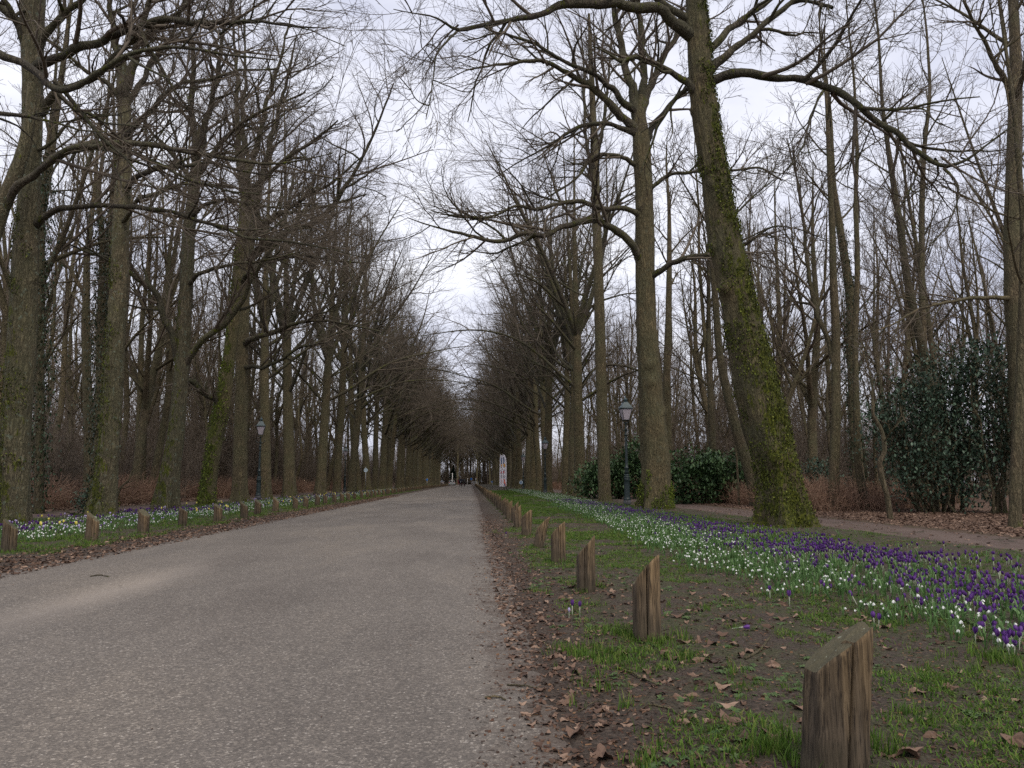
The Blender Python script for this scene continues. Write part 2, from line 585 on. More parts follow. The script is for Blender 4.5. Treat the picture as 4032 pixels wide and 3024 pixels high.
def scatter(TV, TQ, pos, rz, sc, tilt=None):
    """template verts/quads repeated at positions (one mesh)"""
    n = len(pos)
    c, s_ = np.cos(rz), np.sin(rz)
    V = np.repeat(TV[None], n, 0) * sc[:, None, None]
    if tilt is not None:
        ct, st = np.cos(tilt)[:, None], np.sin(tilt)[:, None]
        y, z = V[..., 1] * ct - V[..., 2] * st, V[..., 1] * st + V[..., 2] * ct
        V[..., 1], V[..., 2] = y, z
    x = V[..., 0] * c[:, None] - V[..., 1] * s_[:, None]
    y = V[..., 0] * s_[:, None] + V[..., 1] * c[:, None]
    V[..., 0], V[..., 1] = x, y
    V += pos[:, None, :]
    Q = TQ[None] + (np.arange(n) * len(TV))[:, None, None]
    return V.reshape(-1, 3), Q.reshape(-1, TQ.shape[1])


# ------------------------------------------------------------------ trees
def samp(P, R, t):
    """sample paths (M,K,3) at t (M,n) -> pos, tangent, radius"""
    Mx, K, _ = P.shape
    x = np.clip(t, 0, .999) * (K - 1)
    i = np.floor(x).astype(int)
    w = (x - i)
    m = np.arange(Mx)[:, None]
    a, b = P[m, i], P[m, i + 1]
    return a + (b - a) * w[..., None], nrm(b - a), R[m, i] * (1 - w) + R[m, i + 1] * w


def plen(P):
    return np.linalg.norm(np.diff(P, axis=1), axis=2).sum(1)


def spawn(g, P, R, n, t=(.15, 1), ang=(30, 60), lf=(.35, .6), K=5, up=.06, wander=.12, rmax=.05, rmin=.004, lmax=99, lmin=0.0, lref=0.0, taper_t=.38, rk=.65, flat=0.0):
    Mx = len(P)
    tt = t[0] + (t[1] - t[0]) * ((np.arange(n)[None] + g.random((Mx, n))) / n)
    pos, T, r = samp(P, R, tt)
    L = plen(P)[:, None] * g.uniform(lf[0], lf[1], (Mx, n)) * (1 - taper_t * tt)
    pl = plen(P)[:, None]
    L = np.clip(L, np.minimum(lmin * g.uniform(.7, 1.3, L.shape), pl * .7), lmax).reshape(-1)
    keep = (g.random((Mx, n)) < np.maximum(pl / lref if lref else 1.0, .12)).reshape(-1)
    T = T.reshape(-1, 3)
    pos = pos.reshape(-1, 3)[keep]
    T = T[keep]
    L = L[keep]
    r = r.reshape(-1)[keep]
    rv = g.normal(size=T.shape)
    rv[:, 2] *= (1 - flat)
    N = nrm(rv - (rv * T).sum(1, keepdims=True) * T)
    a = np.radians(g.uniform(ang[0], ang[1], len(T)))[:, None]
    d = nrm(np.cos(a) * T + np.sin(a) * N)
    out = np.empty((len(T), K, 3))
    out[:, 0] = pos
    st = (L / (K - 1))[:, None]
    for k in range(1, K):
        d = nrm(d + g.normal(size=d.shape) * wander + np.array([0, 0, up]))
        out[:, k] = out[:, k - 1] + d * st
    r0 = np.minimum(r.reshape(-1) * rk, rmax)
    r0 = np.maximum(r0, rmin * 1.3)
    Rr = r0[:, None] * (1 - np.linspace(0, 1, K)[None] * .75)
    Rr = np.maximum(Rr, rmin)
    return out, Rr


def resample(pts, K, wob=0, g=None):
    """smooth (Catmull-Rom like) resampling of a control path to K points"""
    p = np.array(pts, float)
    L = np.concatenate([[0], np.cumsum(np.linalg.norm(np.diff(p[:, :3], axis=0), axis=1))])
    t = np.linspace(0, L[-1], K)
    q = np.stack([np.interp(t, L, p[:, c]) for c in range(p.shape[1])], 1)
    for _ in range(max(1, K // (3 * len(p)))):
        q[1:-1] = (q[:-2] + 2 * q[1:-1] + q[2:]) / 4
    if wob and g is not None:
        q[1:-1, :3] += g.normal(size=(K - 2, 3)) * wob
    return q


def trunk_mesh(path, g, sides=20, K=60, flare=.7, rough=.05, knobs=6, roots=5):
    """path rows: x,y,z,r (local). Furrowed trunk with root flare and knobs"""
    q = resample(path, K)
    P, R = q[None, :, :3], q[None, :, 3]
    V, Q = tubes(P, R, sides)
    V = V.reshape(K, sides, 3)
    C = q[:, None, :3]
    D = V - C
    ang = (np.arange(sides) * 2 * np.pi / sides)[None, :]
    z = (q[:, 2] - q[0, 2])[:, None]
    r0 = q[0, 3]
    ph = g.uniform(0, 6.28, 3)
    lobes = .5 + .5 * np.cos(roots * ang + ph[0] + .8 * np.sin(ang + ph[1]))
    fl = flare * np.exp(-z / (r0 * 1.1)) * (.25 + 1.3 * lobes ** 2.2)
    # trunk buttress folds
    fold = .07 * np.cos(roots * ang + ph[0]) * np.exp(-z / (r0 * 6)) + .03 * np.cos(2 * ang + ph[2] + z * .3)
    nz = fbm(np.stack([np.cos(ang) * 3.5 + 0 * z, np.sin(ang) * 3.5 + 0 * z, z * 1.1 / max(r0, .1) * .35 + 0 * ang], -1), int(g.integers(999)), 3)
    k = 1 + fl + fold + rough * nz
    for _ in range(knobs):
        kz, ka, ks = g.uniform(.05, .75) * z.max(), g.uniform(0, 6.28), g.uniform(.14, .34)
        da = (ang - ka + np.pi) % (2 * np.pi) - np.pi
        rr = np.interp(kz, z[:, 0], q[:, 3])
        k += ks * np.exp(-((da * rr) ** 2 + (z - kz) ** 2) / (2 * (rr * .22) ** 2))
    V = C + D * k[..., None]
    return V.reshape(-1, 3), Q, q


def crown(g, limbs, dens=(8, 7, 6), k2=None, rtw=.004, lens=((.35, .6), (.35, .6), (.35, .65)), up=.05, l5=0, sides=(5, 4, 3), t0=.2):
    """limbs: list of (K,4) arrays -> mesh arrays of branches (level 2..)"""
    K = 12
    LP = np.stack([resample(l, K)[:, :3] for l in limbs])
    LR = np.stack([resample(l, K)[:, 3] for l in limbs])
    out = []
    P2, R2 = spawn(g, LP, LR, dens[0], (t0, 1), (25, 60), lens[0], 8, up, .10, .07, rtw * 1.6, lmin=1.1, lmax=4.5, lref=7.0)
    out.append(tubes(P2, R2, sides[0]))
    P3, R3 = spawn(g, P2, R2, dens[1], (.12, 1), (22, 48), lens[1], 6, up, .11, .022, rtw * 1.2, lmin=.6, lref=2.3)
    out.append(tubes(P3, R3, sides[1]))
    P4, R4 = spawn(g, P3, R3, dens[2], (.1, 1), (20, 45), lens[2], 4, up * .6, .13, .009, rtw, lmin=.35, lref=.95)
    out.append(tubes(P4, R4, sides[2]))
    if l5:
        P5, R5 = spawn(g, P4, R4, l5, (.15, .9), (20, 42), (.6, 1.0), 3, 0, .1, .005, rtw * .85, lmin=.2, lref=.7)
        out.append(tubes(P5, R5, 3))
    return join(out)


def auto_limbs(g, q, n, z0, z1, reach, ang0=75, ang1=25, rk=.42, arch=.05, bias=None):
    """main limbs leaving a trunk q (K,4) between heights z0..z1; low ones spread, high ones rise"""
    res = []
    z = q[:, 2]
    az = g.uniform(0, 6.28)
    for i in range(n):
        f = (i + g.random() * .8) / n
        zz = z0 + (z1 - z0) * f
        p = np.array([np.interp(zz, z, q[:, c]) for c in range(4)])
        az += 2.4 + g.uniform(-.4, .4)
        a_ = az
        if bias is not None and g.random() < bias[1]:
            a_ = bias[0] + g.normal() * .5
        inc = math.radians(ang0 + (ang1 - ang0) * f + g.uniform(-10, 10))
        L = reach * (1 - .45 * f) * g.uniform(.75, 1.15)
        d = np.array([math.cos(a_) * math.sin(inc), math.sin(a_) * math.sin(inc), math.cos(inc)])
        K = 12
        pts = [np.array([*p[:3], max(p[3] * rk * g.uniform(.8, 1.2), .02)])]
        for k in range(1, K):
            bend = (arch * 2.2 if k < 4 else -arch * (1.0 if f < .4 else -1.4))
            d = d + g.normal(size=3) * .085 + np.array([0, 0, bend])
            d /= np.linalg.norm(d)
            x = pts[-1][:3] + d * L / (K - 1)
            pts.append(np.array([*x, pts[0][3] * (1 - .82 * k / (K - 1)) ]))
        res.append(np.array(pts))
    return res


def fork_top(g, q, n, zf, H, spread=22, r=None):
    """stems a trunk divides into above height zf"""
    p = np.array([np.interp(zf, q[:, 2], q[:, c]) for c in range(4)])
    res = []
    a0 = g.uniform(0, 6.28)
    for i in range(n):
        a_ = a0 + i * 2 * math.pi / n + g.uniform(-.3, .3)
        inc = math.radians(spread * g.uniform(.7, 1.3))
        d = np.array([math.cos(a_) * math.sin(inc), math.sin(a_) * math.sin(inc), math.cos(inc)])
        L = (H - zf) * g.uniform(.8, 1.05)
        pts = [np.array([*p[:3], p[3] * .72])]
        for k in range(1, 12):
            d = d + g.normal(size=3) * .06 + np.array([0, 0, .07])
            d /= np.linalg.norm(d)
            pts.append(np.array([*(pts[-1][:3] + d * L / 11), p[3] * .72 * (1 - .88 * k / 11)]))
        res.append(np.array(pts))
    return res


def limb_mesh(limbs, sides=8, K=22):
    P = np.stack([resample(l, K) for l in limbs])
    w = fbm(P[..., :3] * 3.0, 5, 2) * .08
    return tubes(P[..., :3], P[..., 3] * (1 + w), sides)


def proto_avenue(seed, H=25, rt=.36, fork=9, rtw=.0045, dens=(8, 6, 5)):
    g = np.random.default_rng(seed)
    lean = g.normal(size=2) * .25
    path = [(0, 0, -.25, rt * 1.12), (0, 0, .5, rt * 1.05), (lean[0] * .3, lean[1] * .3, 3, rt * .93), (lean[0], lean[1], 7, rt * .82), (lean[0] * 1.3, lean[1] * 1.3, fork, rt * .75),
            (lean[0] * 1.6, lean[1] * 1.2, fork + 3, rt * .48), (lean[0] * 1.5, lean[1], H * .75, rt * .25), (lean[0], lean[1], H, .03)]
    V, Q, q = trunk_mesh(path, g, 16, 56, .55, .05, 7)
    tops = fork_top(g, q, 4, fork, H, 21)
    low = auto_limbs(g, q, 3, 6.8, fork + .5, 7.0, 64, 48, .32, .06) + auto_limbs(g, q, 3, 6.4, fork + 1, 13.0, 62, 52, .36, .066, bias=(0, 1)) + auto_limbs(g, q, 2, 6.8, fork + 1, 9.5, 62, 50, .34, .062, bias=(math.pi, 1))
    subs = []
    for k_, s_ in enumerate(tops):
        subs += auto_limbs(g, s_, 5, s_[1, 2] + .6, s_[8, 2], 7.4, 56, 34, .5, .045, bias=(0, .35) if k_ % 2 else (math.pi, .2))
    limbs = low + tops + subs
    lv, lq = limb_mesh(low + tops, 7, 16)
    sv, s_q = limb_mesh(subs, 5, 12)
    cv, cq = crown(g, limbs, dens, up=.018, lens=((.32, .55), (.38, .62), (.42, .75)), rtw=rtw, t0=.3)
    tm = make_mesh('trunk', V, Q, M['bark'])
    cm = make_mesh('crown', *join([(lv, lq), (sv, s_q), (cv, cq)]), [M['twig'], M['limb']],
                   np.concatenate([np.ones(len(lq)), np.ones(len(s_q)), np.zeros(len(cq))]))
    return tm, cm


def proto_forest(seed, H=20, rt=.16, fork=7, bend=.8, dens=(6, 5, 5), nl=9):
    g = np.random.default_rng(seed)
    b = g.normal(size=(4, 2)) * bend * .4
    b = np.cumsum(b, 0)
    path = [(0, 0, -.2, rt * 1.15), (0, 0, .5, rt), (b[0][0], b[0][1], H * .25, rt * .86), (b[1][0], b[1][1], H * .5, rt * .66), (b[2][0], b[2][1], H * .75, rt * .4), (b[3][0], b[3][1], H, .02)]
    V, Q, q = trunk_mesh(path, g, 9, 30, .35, .06, 3, 4)
    tops = fork_top(g, q, 2, fork, H * .95, 18) if fork else []
    limbs = auto_limbs(g, q, nl, H * .28, H * .9, H * .26, 62, 28, .5, .05)
    for t_ in tops:
        limbs += auto_limbs(g, t_, 4, t_[1, 2], t_[9, 2], H * .18, 50, 30, .55, .04)
    lv, lq = limb_mesh(limbs + tops, 5, 10)
    cv, cq = crown(g, limbs + tops, dens, up=.05, rtw=.0055, lens=((.35, .6), (.35, .6), (.4, .7)), sides=(4, 3, 3))
    tm = make_mesh('trunk', V, Q, M['bark_forest'])
    cm = make_mesh('crown', *join([(lv, lq), (cv, cq)]), [M['twig_far'], M['bark_forest']], np.concatenate([np.ones(len(lq)), np.zeros(len(cq))]))
    return tm, cm


def place_tree(name, tm, cm, loc, rz, sc, label, group, tilt=(0, 0), cat='tree'):
    o = empty(name, loc, label, cat, group, rz)
    o.rotation_euler[0], o.rotation_euler[1] = tilt
    o.scale = (sc[0], sc[0], sc[1])
    link('trunk', tm, o)
    link('crown', cm, o)
    return o


# ------------------------------------------------------------------ ground
def road_left(y):
    t = np.clip((y - 100) / 120, 0, 1)
    return -5.62 + 1.3 * t * t * (3 - 2 * t)


def road_right(y):
    return .36 + 0 * y


def sstep(a, b, x):
    t = np.clip((x - a) / (b - a), 0, 1)
    return t * t * (3 - 2 * t)


def path_r(x, y):
    return np.abs(x - 9.45) - (.98 + .12 * noise2(x, y, .5, 31))


def path_l(x, y):
    return np.abs(x + 13.75) - (.85 + .12 * noise2(x, y, .5, 33))


def hgt(x, y):
    """height of the ground: slightly above the road on the verges, irregular at its edges"""
    x = np.asarray(x, float)
    y = np.asarray(y, float)
    n = noise2(x, y, 2.2, 3, 4)
    nn = noise2(x, y, 9.0, 9, 2)
    dr = x - road_right(y) + .10 * noise2(x, y, 1.1, 5, 3) + .05 * nn
    dl = road_left(y) - x + .10 * noise2(x, y, 1.1, 6, 3) + .05 * nn
    d = np.maximum(dr, dl)
    near = sstep(60, 20, y)
    amp = sstep(0, .4, d) * near
    h = -.03 + .035 * sstep(-.15, .12, d) + .03 * sstep(.1, 1.2, d) + amp * (.016 * n + .013 * nn)
    h = h - .03 * sstep(.15, -.15, path_r(x, y)) - .03 * sstep(.15, -.15, path_l(x, y))
    return h


def spaced(a, b, d0, growth):
    r = [a]
    d = d0
    while r[-1] < b:
        r.append(r[-1] + d)
        d *= growth
    return r


xs = sorted(set([-900, -500, -250, -120, -70, -45, -30, -22, -18, -16] + list(np.arange(-15.4, -12, .2)) + list(np.arange(-12, -5.2, .15)) + [-5, -3, -1, -.3]
                + list(np.arange(-.1, 4.2, .045)) + list(np.arange(4.2, 11, .12)) + [11.5, 13, 16, 20, 30, 50, 90, 200, 500, 900]))
ys = [-300, -60, -10, 0, 1, 1.8] + spaced(2.1, 70, .05, 1.011) + [80, 100, 130, 170, 220, 300, 500, 900]
xs, ys = np.array(xs), np.array(sorted(ys))
GX, GY = np.meshgrid(xs, ys)
GV = np.stack([GX, GY, hgt(GX, GY)], -1).reshape(-1, 3)
nx, ny = len(xs), len(ys)
ii = np.arange(nx * ny).reshape(ny, nx)
GQ = np.stack([ii[:-1, :-1], ii[:-1, 1:], ii[1:, 1:], ii[1:, :-1]], -1).reshape(-1, 4)
tag(link('ground', make_mesh('ground', GV, GQ, M['soil'])), kind='structure')

ry = np.array(sorted([-60, -5, 0, 2] + list(np.linspace(4, 260, 60)) + [300]))
rv = []
for y in ry:
    l, r = float(road_left(y)) - .35, .36 + .45
    rv += [(l, y, 0), (l * .5 + r * .5, y, .0), (r, y, 0)]
i3 = np.arange(len(rv)).reshape(-1, 3)
rq = np.stack([i3[:-1, :-1], i3[:-1, 1:], i3[1:, 1:], i3[1:, :-1]], -1).reshape(-1, 4)
tag(link('road', make_mesh('road', np.array(rv), rq, M['asphalt'])), kind='structure')
# road that crosses far away
tag(link('crossing_road', make_mesh('crossing_road', np.array([(-60, 262, .05), (60, 262, .05), (60, 268, .05), (-60, 268, .05)]), np.array([[0, 1, 2, 3]]), M['asphalt'])), kind='structure')
for nm, c, w in (('footpath', 9.45, 1.1), ('footpath', -13.75, 1.0)):
    px = np.array([c - w - .2, c, c + w + .2])
    py = np.array([-20] + list(np.linspace(0, 260, 40)))
    PX, PY = np.meshgrid(px, py)
    jj = np.arange(PX.size).reshape(PX.shape)
    o = link(nm, make_mesh(nm, np.stack([PX, PY, PX * 0 + .0175], -1).reshape(-1, 3), np.stack([jj[:-1, :-1], jj[:-1, 1:], jj[1:, 1:], jj[1:, :-1]], -1).reshape(-1, 4), M['path']))
    tag(o, kind='structure')


def on_path(x, y):
    return (path_r(x, y) < .0) | (path_l(x, y) < .0)


# ------------------------------------------------------------------ hero trees, traced from the photograph and given their own distance
def W(Y, width):  # width in picture units -> radius in metres
    return width / 2 / (F / S) * Y


def hero(name, Y, trunk, limbs, label, group, top=None, mat='bark', seed=1, autos=(6, 8.5), dens=(10, 8, 6), l5=2, knobs=9, sides=44, K=130, flare=.55, rough=.06, part_limbs=True, auto_low=None, rtw=.0035, twigm='twig', limbm='limb', cat='tree'):
    """trunk: [(u, v, width)], foot first; limbs: [(Yend, [(u, v, width)...])]; top: extra (dx,dy,dz,r) continuation above the picture"""
    g = np.random.default_rng(seed)
    foot = at(trunk[0][0], trunk[0][1], Y)
    foot[2] = 0
    pts = []
    for i, (u, v, w) in enumerate(trunk):
        p = at(u, v, Y)
        pts.append([p[0] - foot[0], 0, max(p[2], -.1) if i else -.15, W(Y, w)])
    lastp = pts[-1]
    if top:
        for dx, dy, dz, r in top:
            pts.append([lastp[0] + dx, dy, lastp[2] + dz, r])
    V, Q, q = trunk_mesh(pts, g, sides, K, flare, rough, knobs)
    root = empty(name, foot, label, cat, group)
    link('trunk', make_mesh('trunk', V, Q, M[mat]), root)
    allL = []
    for Ye, lp in limbs:
        n = len(lp)
        a = []
        for i, (u, v, w) in enumerate(lp):
            yy = Y + (Ye - Y) * (i / (n - 1)) ** 1.1
            p = at(u, v, yy) - foot
            a.append([*p, W(yy, w)])
        a = np.array(a)
        allL.append(a)
        if part_limbs:
            rs = resample(a, 40)
            rs[1:-1, :3] += np.stack([fbm(rs[1:-1, :3] * 1.7, 3 + c_, 3) for c_ in range(3)], -1) * rs[1:-1, 3:4] * .75
            wv = 1 + .16 * fbm(rs[:, :3] * 4, 8, 3)
            lv, lq = tubes(rs[None, :, :3], (rs[:, 3] * wv)[None], 12)
            link('limb', make_mesh('limb', lv, lq, M[limbm]), root)
    A = []
    if autos:
        zt = q[-1, 2]
        z0 = auto_low if auto_low is not None else zt * .55
        A = auto_limbs(g, q, autos[0], z0, zt * .92, autos[1], 62, 28, .42, .05)
    parts = []
    mi = []
    if A:
        lv, lq = limb_mesh(A, 8, 16)
        parts.append((lv, lq))
        mi.append(np.ones(len(lq)))
    # sub limbs on the long traced limbs
    LL = allL + A
    sub = []
    if LL:
        K12 = np.stack([resample(l, 14)[:, :3] for l in LL])
        R12 = np.stack([resample(l, 14)[:, 3] for l in LL])
        P, R = spawn(g, K12, R12, 5, (.25, .95), (35, 65), (.3, .5), 9, .03, .16, .06, .012, lmax=4.5)
        parts.append(tubes(P, R, 6))
        mi.append(np.ones(len(parts[-1][1])))
        sub = [np.concatenate([P[i], R[i][:, None]], 1) for i in range(len(P))]
        cv, cq = crown(g, LL + sub, dens, rtw=rtw, up=.02, l5=l5, lens=((.28, .5), (.38, .62), (.45, .75)), t0=.16)
        parts.append((cv, cq))
        mi.append(np.zeros(len(cq)))
        link('crown', make_mesh('crown', *join(parts), [M[twigm], M[limbm]], np.concatenate(mi)), root)
    return root


AVG = 'bare avenue trees lining the road'
# --- right row
HR1 = hero('avenue_tree', 18.5,
     [(1696, 1136, 92), (1693, 1110, 92), (1686, 1050, 89), (1676, 1000, 88), (1652, 900, 88), (1628, 800, 86), (1606, 700, 80), (1582, 600, 72), (1562, 500, 66), (1548, 400, 62), (1530, 300, 58), (1517, 200, 54), (1509, 100, 50), (1503, 0, 46)],
     [(15.5, [(1500, 85, 30), (1473, 60, 28), (1429, 30, 26), (1379, 10, 24), (1310, 5, 21), (1210, 5, 17), (1156, 35, 14), (1106, 42, 12), (1032, 60, 10), (987, 67, 8), (962, 50, 6), (938, 35, 4), (900, 30, 3), (850, 20, 2)]),
      (15.6, [(987, 67, 6), (965, 90, 5), (940, 119, 4), (936, 164, 3), (930, 213, 2.5), (920, 258, 2)]),
      (18.0, [(1505, 200, 20), (1488, 184, 17), (1453, 154, 15), (1419, 134, 14), (1379, 124, 13), (1344, 134, 11), (1320, 118, 5), (1280, 100, 3)]),
      (19.2, [(1503, 190, 14), (1483, 193, 10), (1458, 213, 9), (1438, 248, 8), (1420, 272, 7), (1400, 330, 4), (1380, 380, 2)]),
      (16.5, [(1515, 190, 26), (1545, 172, 21), (1575, 161, 20), (1624, 161, 19), (1674, 171, 18), (1734, 174, 17), (1783, 188, 16), (1823, 203, 16), (1872, 243, 15), (1902, 265, 14), (1952, 308, 12), (1996, 342, 11), (2046, 365, 9), (2096, 342, 6), (2145, 303, 5), (2190, 270, 3)]),
      (16.6, [(2040, 362, 7), (2060, 386, 6), (2071, 407, 5), (2066, 446, 4), (2045, 490, 3), (2020, 520, 2)]),
      (17.3, [(1783, 192, 7), (1763, 223, 6), (1748, 258, 5), (1738, 310, 4), (1700, 370, 2)]),
      (17.0, [(1908, 262, 7), (1930, 240, 6), (1947, 233, 5), (1996, 236, 4), (2021, 263, 3), (2060, 280, 2)]),
      (17.0, [(1991, 340, 6), (1980, 370, 5), (1972, 397, 4), (1950, 440, 3), (1925, 470, 2)]),
      (18.0, [(1518, 165, 24), (1540, 140, 20), (1580, 108, 17), (1624, 79, 15), (1674, 35, 13), (1714, 2, 11), (1760, -60, 8), (1800, -130, 5)]),
      (17.6, [(1706, 8, 10), (1740, 0, 9), (1773, 5, 8), (1798, 17, 8)]),
      (19.0, [(1518, 130, 22), (1540, 95, 18), (1575, 60, 15), (1634, 20, 12), (1664, 0, 10), (1710, -60, 7), (1760, -140, 3)]),
      (19.5, [(1560, 470, 8), (1590, 462, 5), (1620, 430, 4), (1650, 405, 3), (1680, 350, 2)])],
     'Massive leaning mossy trunk right of the road, thick limb arching out to the right', AVG,
     top=[(-.05, 0, 2.5, .26), (-.1, .1, 6, .16), (0, .3, 11, .04)], mat='bark_mossy', seed=11, autos=(8, 6), auto_low=13, dens=(10, 7, 6), l5=1, knobs=16, sides=72, K=240, flare=.55, rough=.085)
HR2 = hero('avenue_tree', 30.0,
     [(1416, 1102, 60), (1416, 1080, 60), (1417, 1000, 60), (1409, 900, 56), (1402, 800, 50), (1396, 700, 46), (1394, 600, 44), (1393, 500, 42), (1391, 400, 40), (1386, 320, 40), (1382, 270, 34), (1382, 240, 24), (1384, 205, 10)],
     [(26, [(1392, 585, 22), (1369, 526, 19), (1329, 491, 16), (1280, 474, 15), (1240, 479, 13), (1210, 491, 12), (1171, 513, 11), (1131, 501, 10), (1081, 523, 9), (1032, 516, 8), (982, 501, 6), (933, 489, 4), (880, 470, 2)]),
      (27, [(1388, 470, 14), (1364, 456, 13), (1339, 449, 12), (1300, 451, 11), (1250, 434, 10), (1205, 441, 9), (1156, 454, 8), (1121, 441, 7), (1062, 471, 6), (982, 469, 4), (930, 455, 2)]),
      (29, [(1378, 360, 12), (1359, 347, 10), (1339, 337, 9), (1305, 332, 9), (1270, 347, 8), (1250, 382, 6), (1210, 410, 4), (1160, 440, 2)]),
      (28, [(1375, 295, 16), (1354, 283, 12), (1319, 270, 10), (1280, 265, 10), (1240, 278, 8), (1210, 298, 7), (1171, 322, 5), (1120, 350, 3), (1060, 390, 2)]),
      (27, [(1378, 290, 24), (1350, 262, 20), (1314, 218, 17), (1280, 188, 15), (1240, 169, 13), (1210, 149, 11), (1171, 129, 9), (1081, 139, 6), (1010, 150, 3), (950, 180, 2)]),
      (27, [(1372, 240, 18), (1355, 225, 16), (1329, 193, 13), (1280, 154, 11), (1230, 139, 9), (1156, 94, 7), (1081, 69, 5), (1000, 90, 3)]),
      (30, [(1378, 260, 26), (1368, 230, 22), (1359, 164, 18), (1339, 99, 16), (1329, 25, 14), (1322, -60, 10), (1310, -160, 5)]),
      (31, [(1382, 262, 24), (1388, 210, 19), (1389, 149, 17), (1386, 74, 15), (1379, 0, 13), (1375, -100, 8), (1370, -180, 4)]),
      (31, [(1386, 250, 22), (1400, 200, 18), (1414, 164, 16), (1438, 114, 14), (1463, 74, 12), (1490, 10, 10), (1520, -80, 6)]),
      (29, [(1390, 300, 18), (1404, 278, 14), (1434, 248, 12), (1458, 213, 10), (1483, 193, 8), (1530, 150, 5), (1590, 100, 3)]),
      (29, [(1395, 428, 12), (1404, 412, 10), (1429, 387, 9), (1458, 372, 8), (1508, 370, 7), (1575, 370, 6), (1644, 362, 5), (1690, 390, 3)]),
      (27, [(1398, 612, 17), (1409, 595, 15), (1429, 580, 14), (1453, 565, 13), (1493, 555, 11), (1533, 548, 10), (1610, 530, 8), (1649, 501, 6), (1674, 488, 4), (1730, 495, 3), (1790, 520, 2)])],
     'Stout straight tree beside the nearest right lamp, bright moss at its foot', AVG, top=None, mat='bark_big', seed=12, autos=None, dens=(10, 7, 6), l5=1, knobs=16, flare=.5, rough=.07)
hero('avenue_tree', 41.6,
     [(1308, 1087, 27), (1306, 1060, 26), (1303, 950, 25), (1298, 800, 24), (1293, 600, 22), (1288, 450, 20), (1285, 340, 18), (1280, 220, 14), (1276, 120, 10), (1272, 30, 6)],
     [(41, [(1286, 400, 10), (1268, 330, 8), (1262, 240, 7), (1262, 150, 5), (1255, 60, 3)]),
      (42, [(1286, 360, 10), (1300, 290, 8), (1312, 200, 6), (1320, 90, 4)]),
      (41, [(1298, 795, 7), (1320, 788, 6), (1350, 790, 5), (1380, 800, 3)])],
     'Slender smooth straight trunk just left of the nearest right lamp', AVG, seed=13, autos=(8, 4.5), dens=(7, 6, 6), l5=0, knobs=4, sides=20, K=60, flare=.25)
# --- left row
HT1 = hero('avenue_tree', 20.2,
     [(28, 1134, 56), (30, 1100, 54), (33, 1000, 54), (36, 900, 54), (45, 780, 54), (50, 680, 52), (55, 560, 49), (60, 470, 45), (64, 397, 41), (69, 300, 40), (71, 198, 41), (69, 99, 46), (70, 0, 52)],
     [(16.5, [(72, 160, 24), (90, 135, 21), (124, 119, 19), (188, 94, 17), (238, 79, 17), (298, 60, 16), (347, 42, 15), (422, 47, 13), (496, 50, 11), (549, 45, 8), (610, 55, 5), (690, 60, 3)]),
      (17.5, [(75, 488, 18), (92, 471, 14), (114, 451, 13), (149, 449, 12), (213, 441, 11), (278, 444, 10), (337, 449, 10), (397, 466, 9), (446, 481, 8), (496, 496, 7), (549, 518, 6), (620, 520, 5), (720, 540, 3), (800, 560, 2)]),
      (18.5, [(75, 250, 22), (100, 215, 17), (125, 195, 14), (169, 184, 13), (213, 164, 13), (248, 119, 12), (308, 80, 11), (380, 30, 8), (450, -30, 5)]),
      (19, [(78, 120, 20), (110, 60, 16), (150, 20, 14), (200, -20, 10), (260, -80, 6)]),
      (19, [(62, 120, 16), (40, 60, 14), (20, 20, 12), (-20, -40, 8), (-80, -100, 4)]),
      (19.5, [(70, 330, 10), (92, 325, 8), (120, 300, 7), (150, 262, 6), (200, 248, 5), (260, 250, 3)])],
     'Thick lichen-flecked trunk at the left edge, first standing tree on that side', AVG,
     top=[(0, 0, 3, .26), (.2, .1, 7, .15), (.2, .3, 11, .03)], mat='bark_left', seed=14, autos=(6, 6), auto_low=13, dens=(10, 7, 6), l5=1, knobs=12, sides=48, K=160, flare=.35, rough=.07)
HT2 = hero('avenue_tree', 25.1,
     [(222, 1112, 52), (224, 1090, 50), (233, 1000, 42), (240, 900, 40), (247, 800, 38), (252, 700, 36), (258, 600, 35), (261, 500, 33), (266, 400, 31), (270, 300, 29), (268, 210, 25), (268, 170, 16), (268, 130, 7)],
     [(22, [(266, 415, 15), (280, 396, 13), (307, 377, 12), (347, 364, 11), (390, 360, 9), (450, 350, 7), (520, 370, 5), (600, 380, 3)]),
      (23, [(270, 300, 14), (283, 278, 12), (317, 248, 11), (347, 208, 10), (382, 184, 9), (450, 172, 7), (520, 150, 5), (600, 150, 3)]),
      (22, [(262, 485, 12), (275, 466, 10), (298, 431, 9), (337, 417, 8), (400, 396, 7), (470, 400, 5), (540, 410, 3)]),
      (25, [(268, 210, 20), (258, 160, 17), (250, 100, 14), (240, 40, 12), (232, -40, 8), (225, -140, 4)]),
      (24.5, [(270, 210, 22), (280, 160, 18), (295, 90, 15), (320, 20, 12), (345, -60, 8), (370, -150, 4)]),
      (25.5, [(270, 230, 14), (300, 190, 12), (330, 130, 10), (370, 80, 8), (400, 0, 6), (430, -80, 3)]),
      (22, [(264, 330, 16), (240, 312, 14), (200, 310, 12), (160, 318, 11), (120, 335, 8), (80, 360, 5), (40, 390, 3)]),
      (24, [(262, 215, 13), (235, 180, 11), (205, 165, 9), (160, 130, 7), (110, 90, 5), (60, 60, 3)])],
     'Left-row trunk with green moss stripe, just right of a dark ivy column', AVG, mat='bark_left', seed=15, autos=None, dens=(10, 7, 6), l5=1, knobs=12, sides=40, K=120, flare=.4, rough=.07)
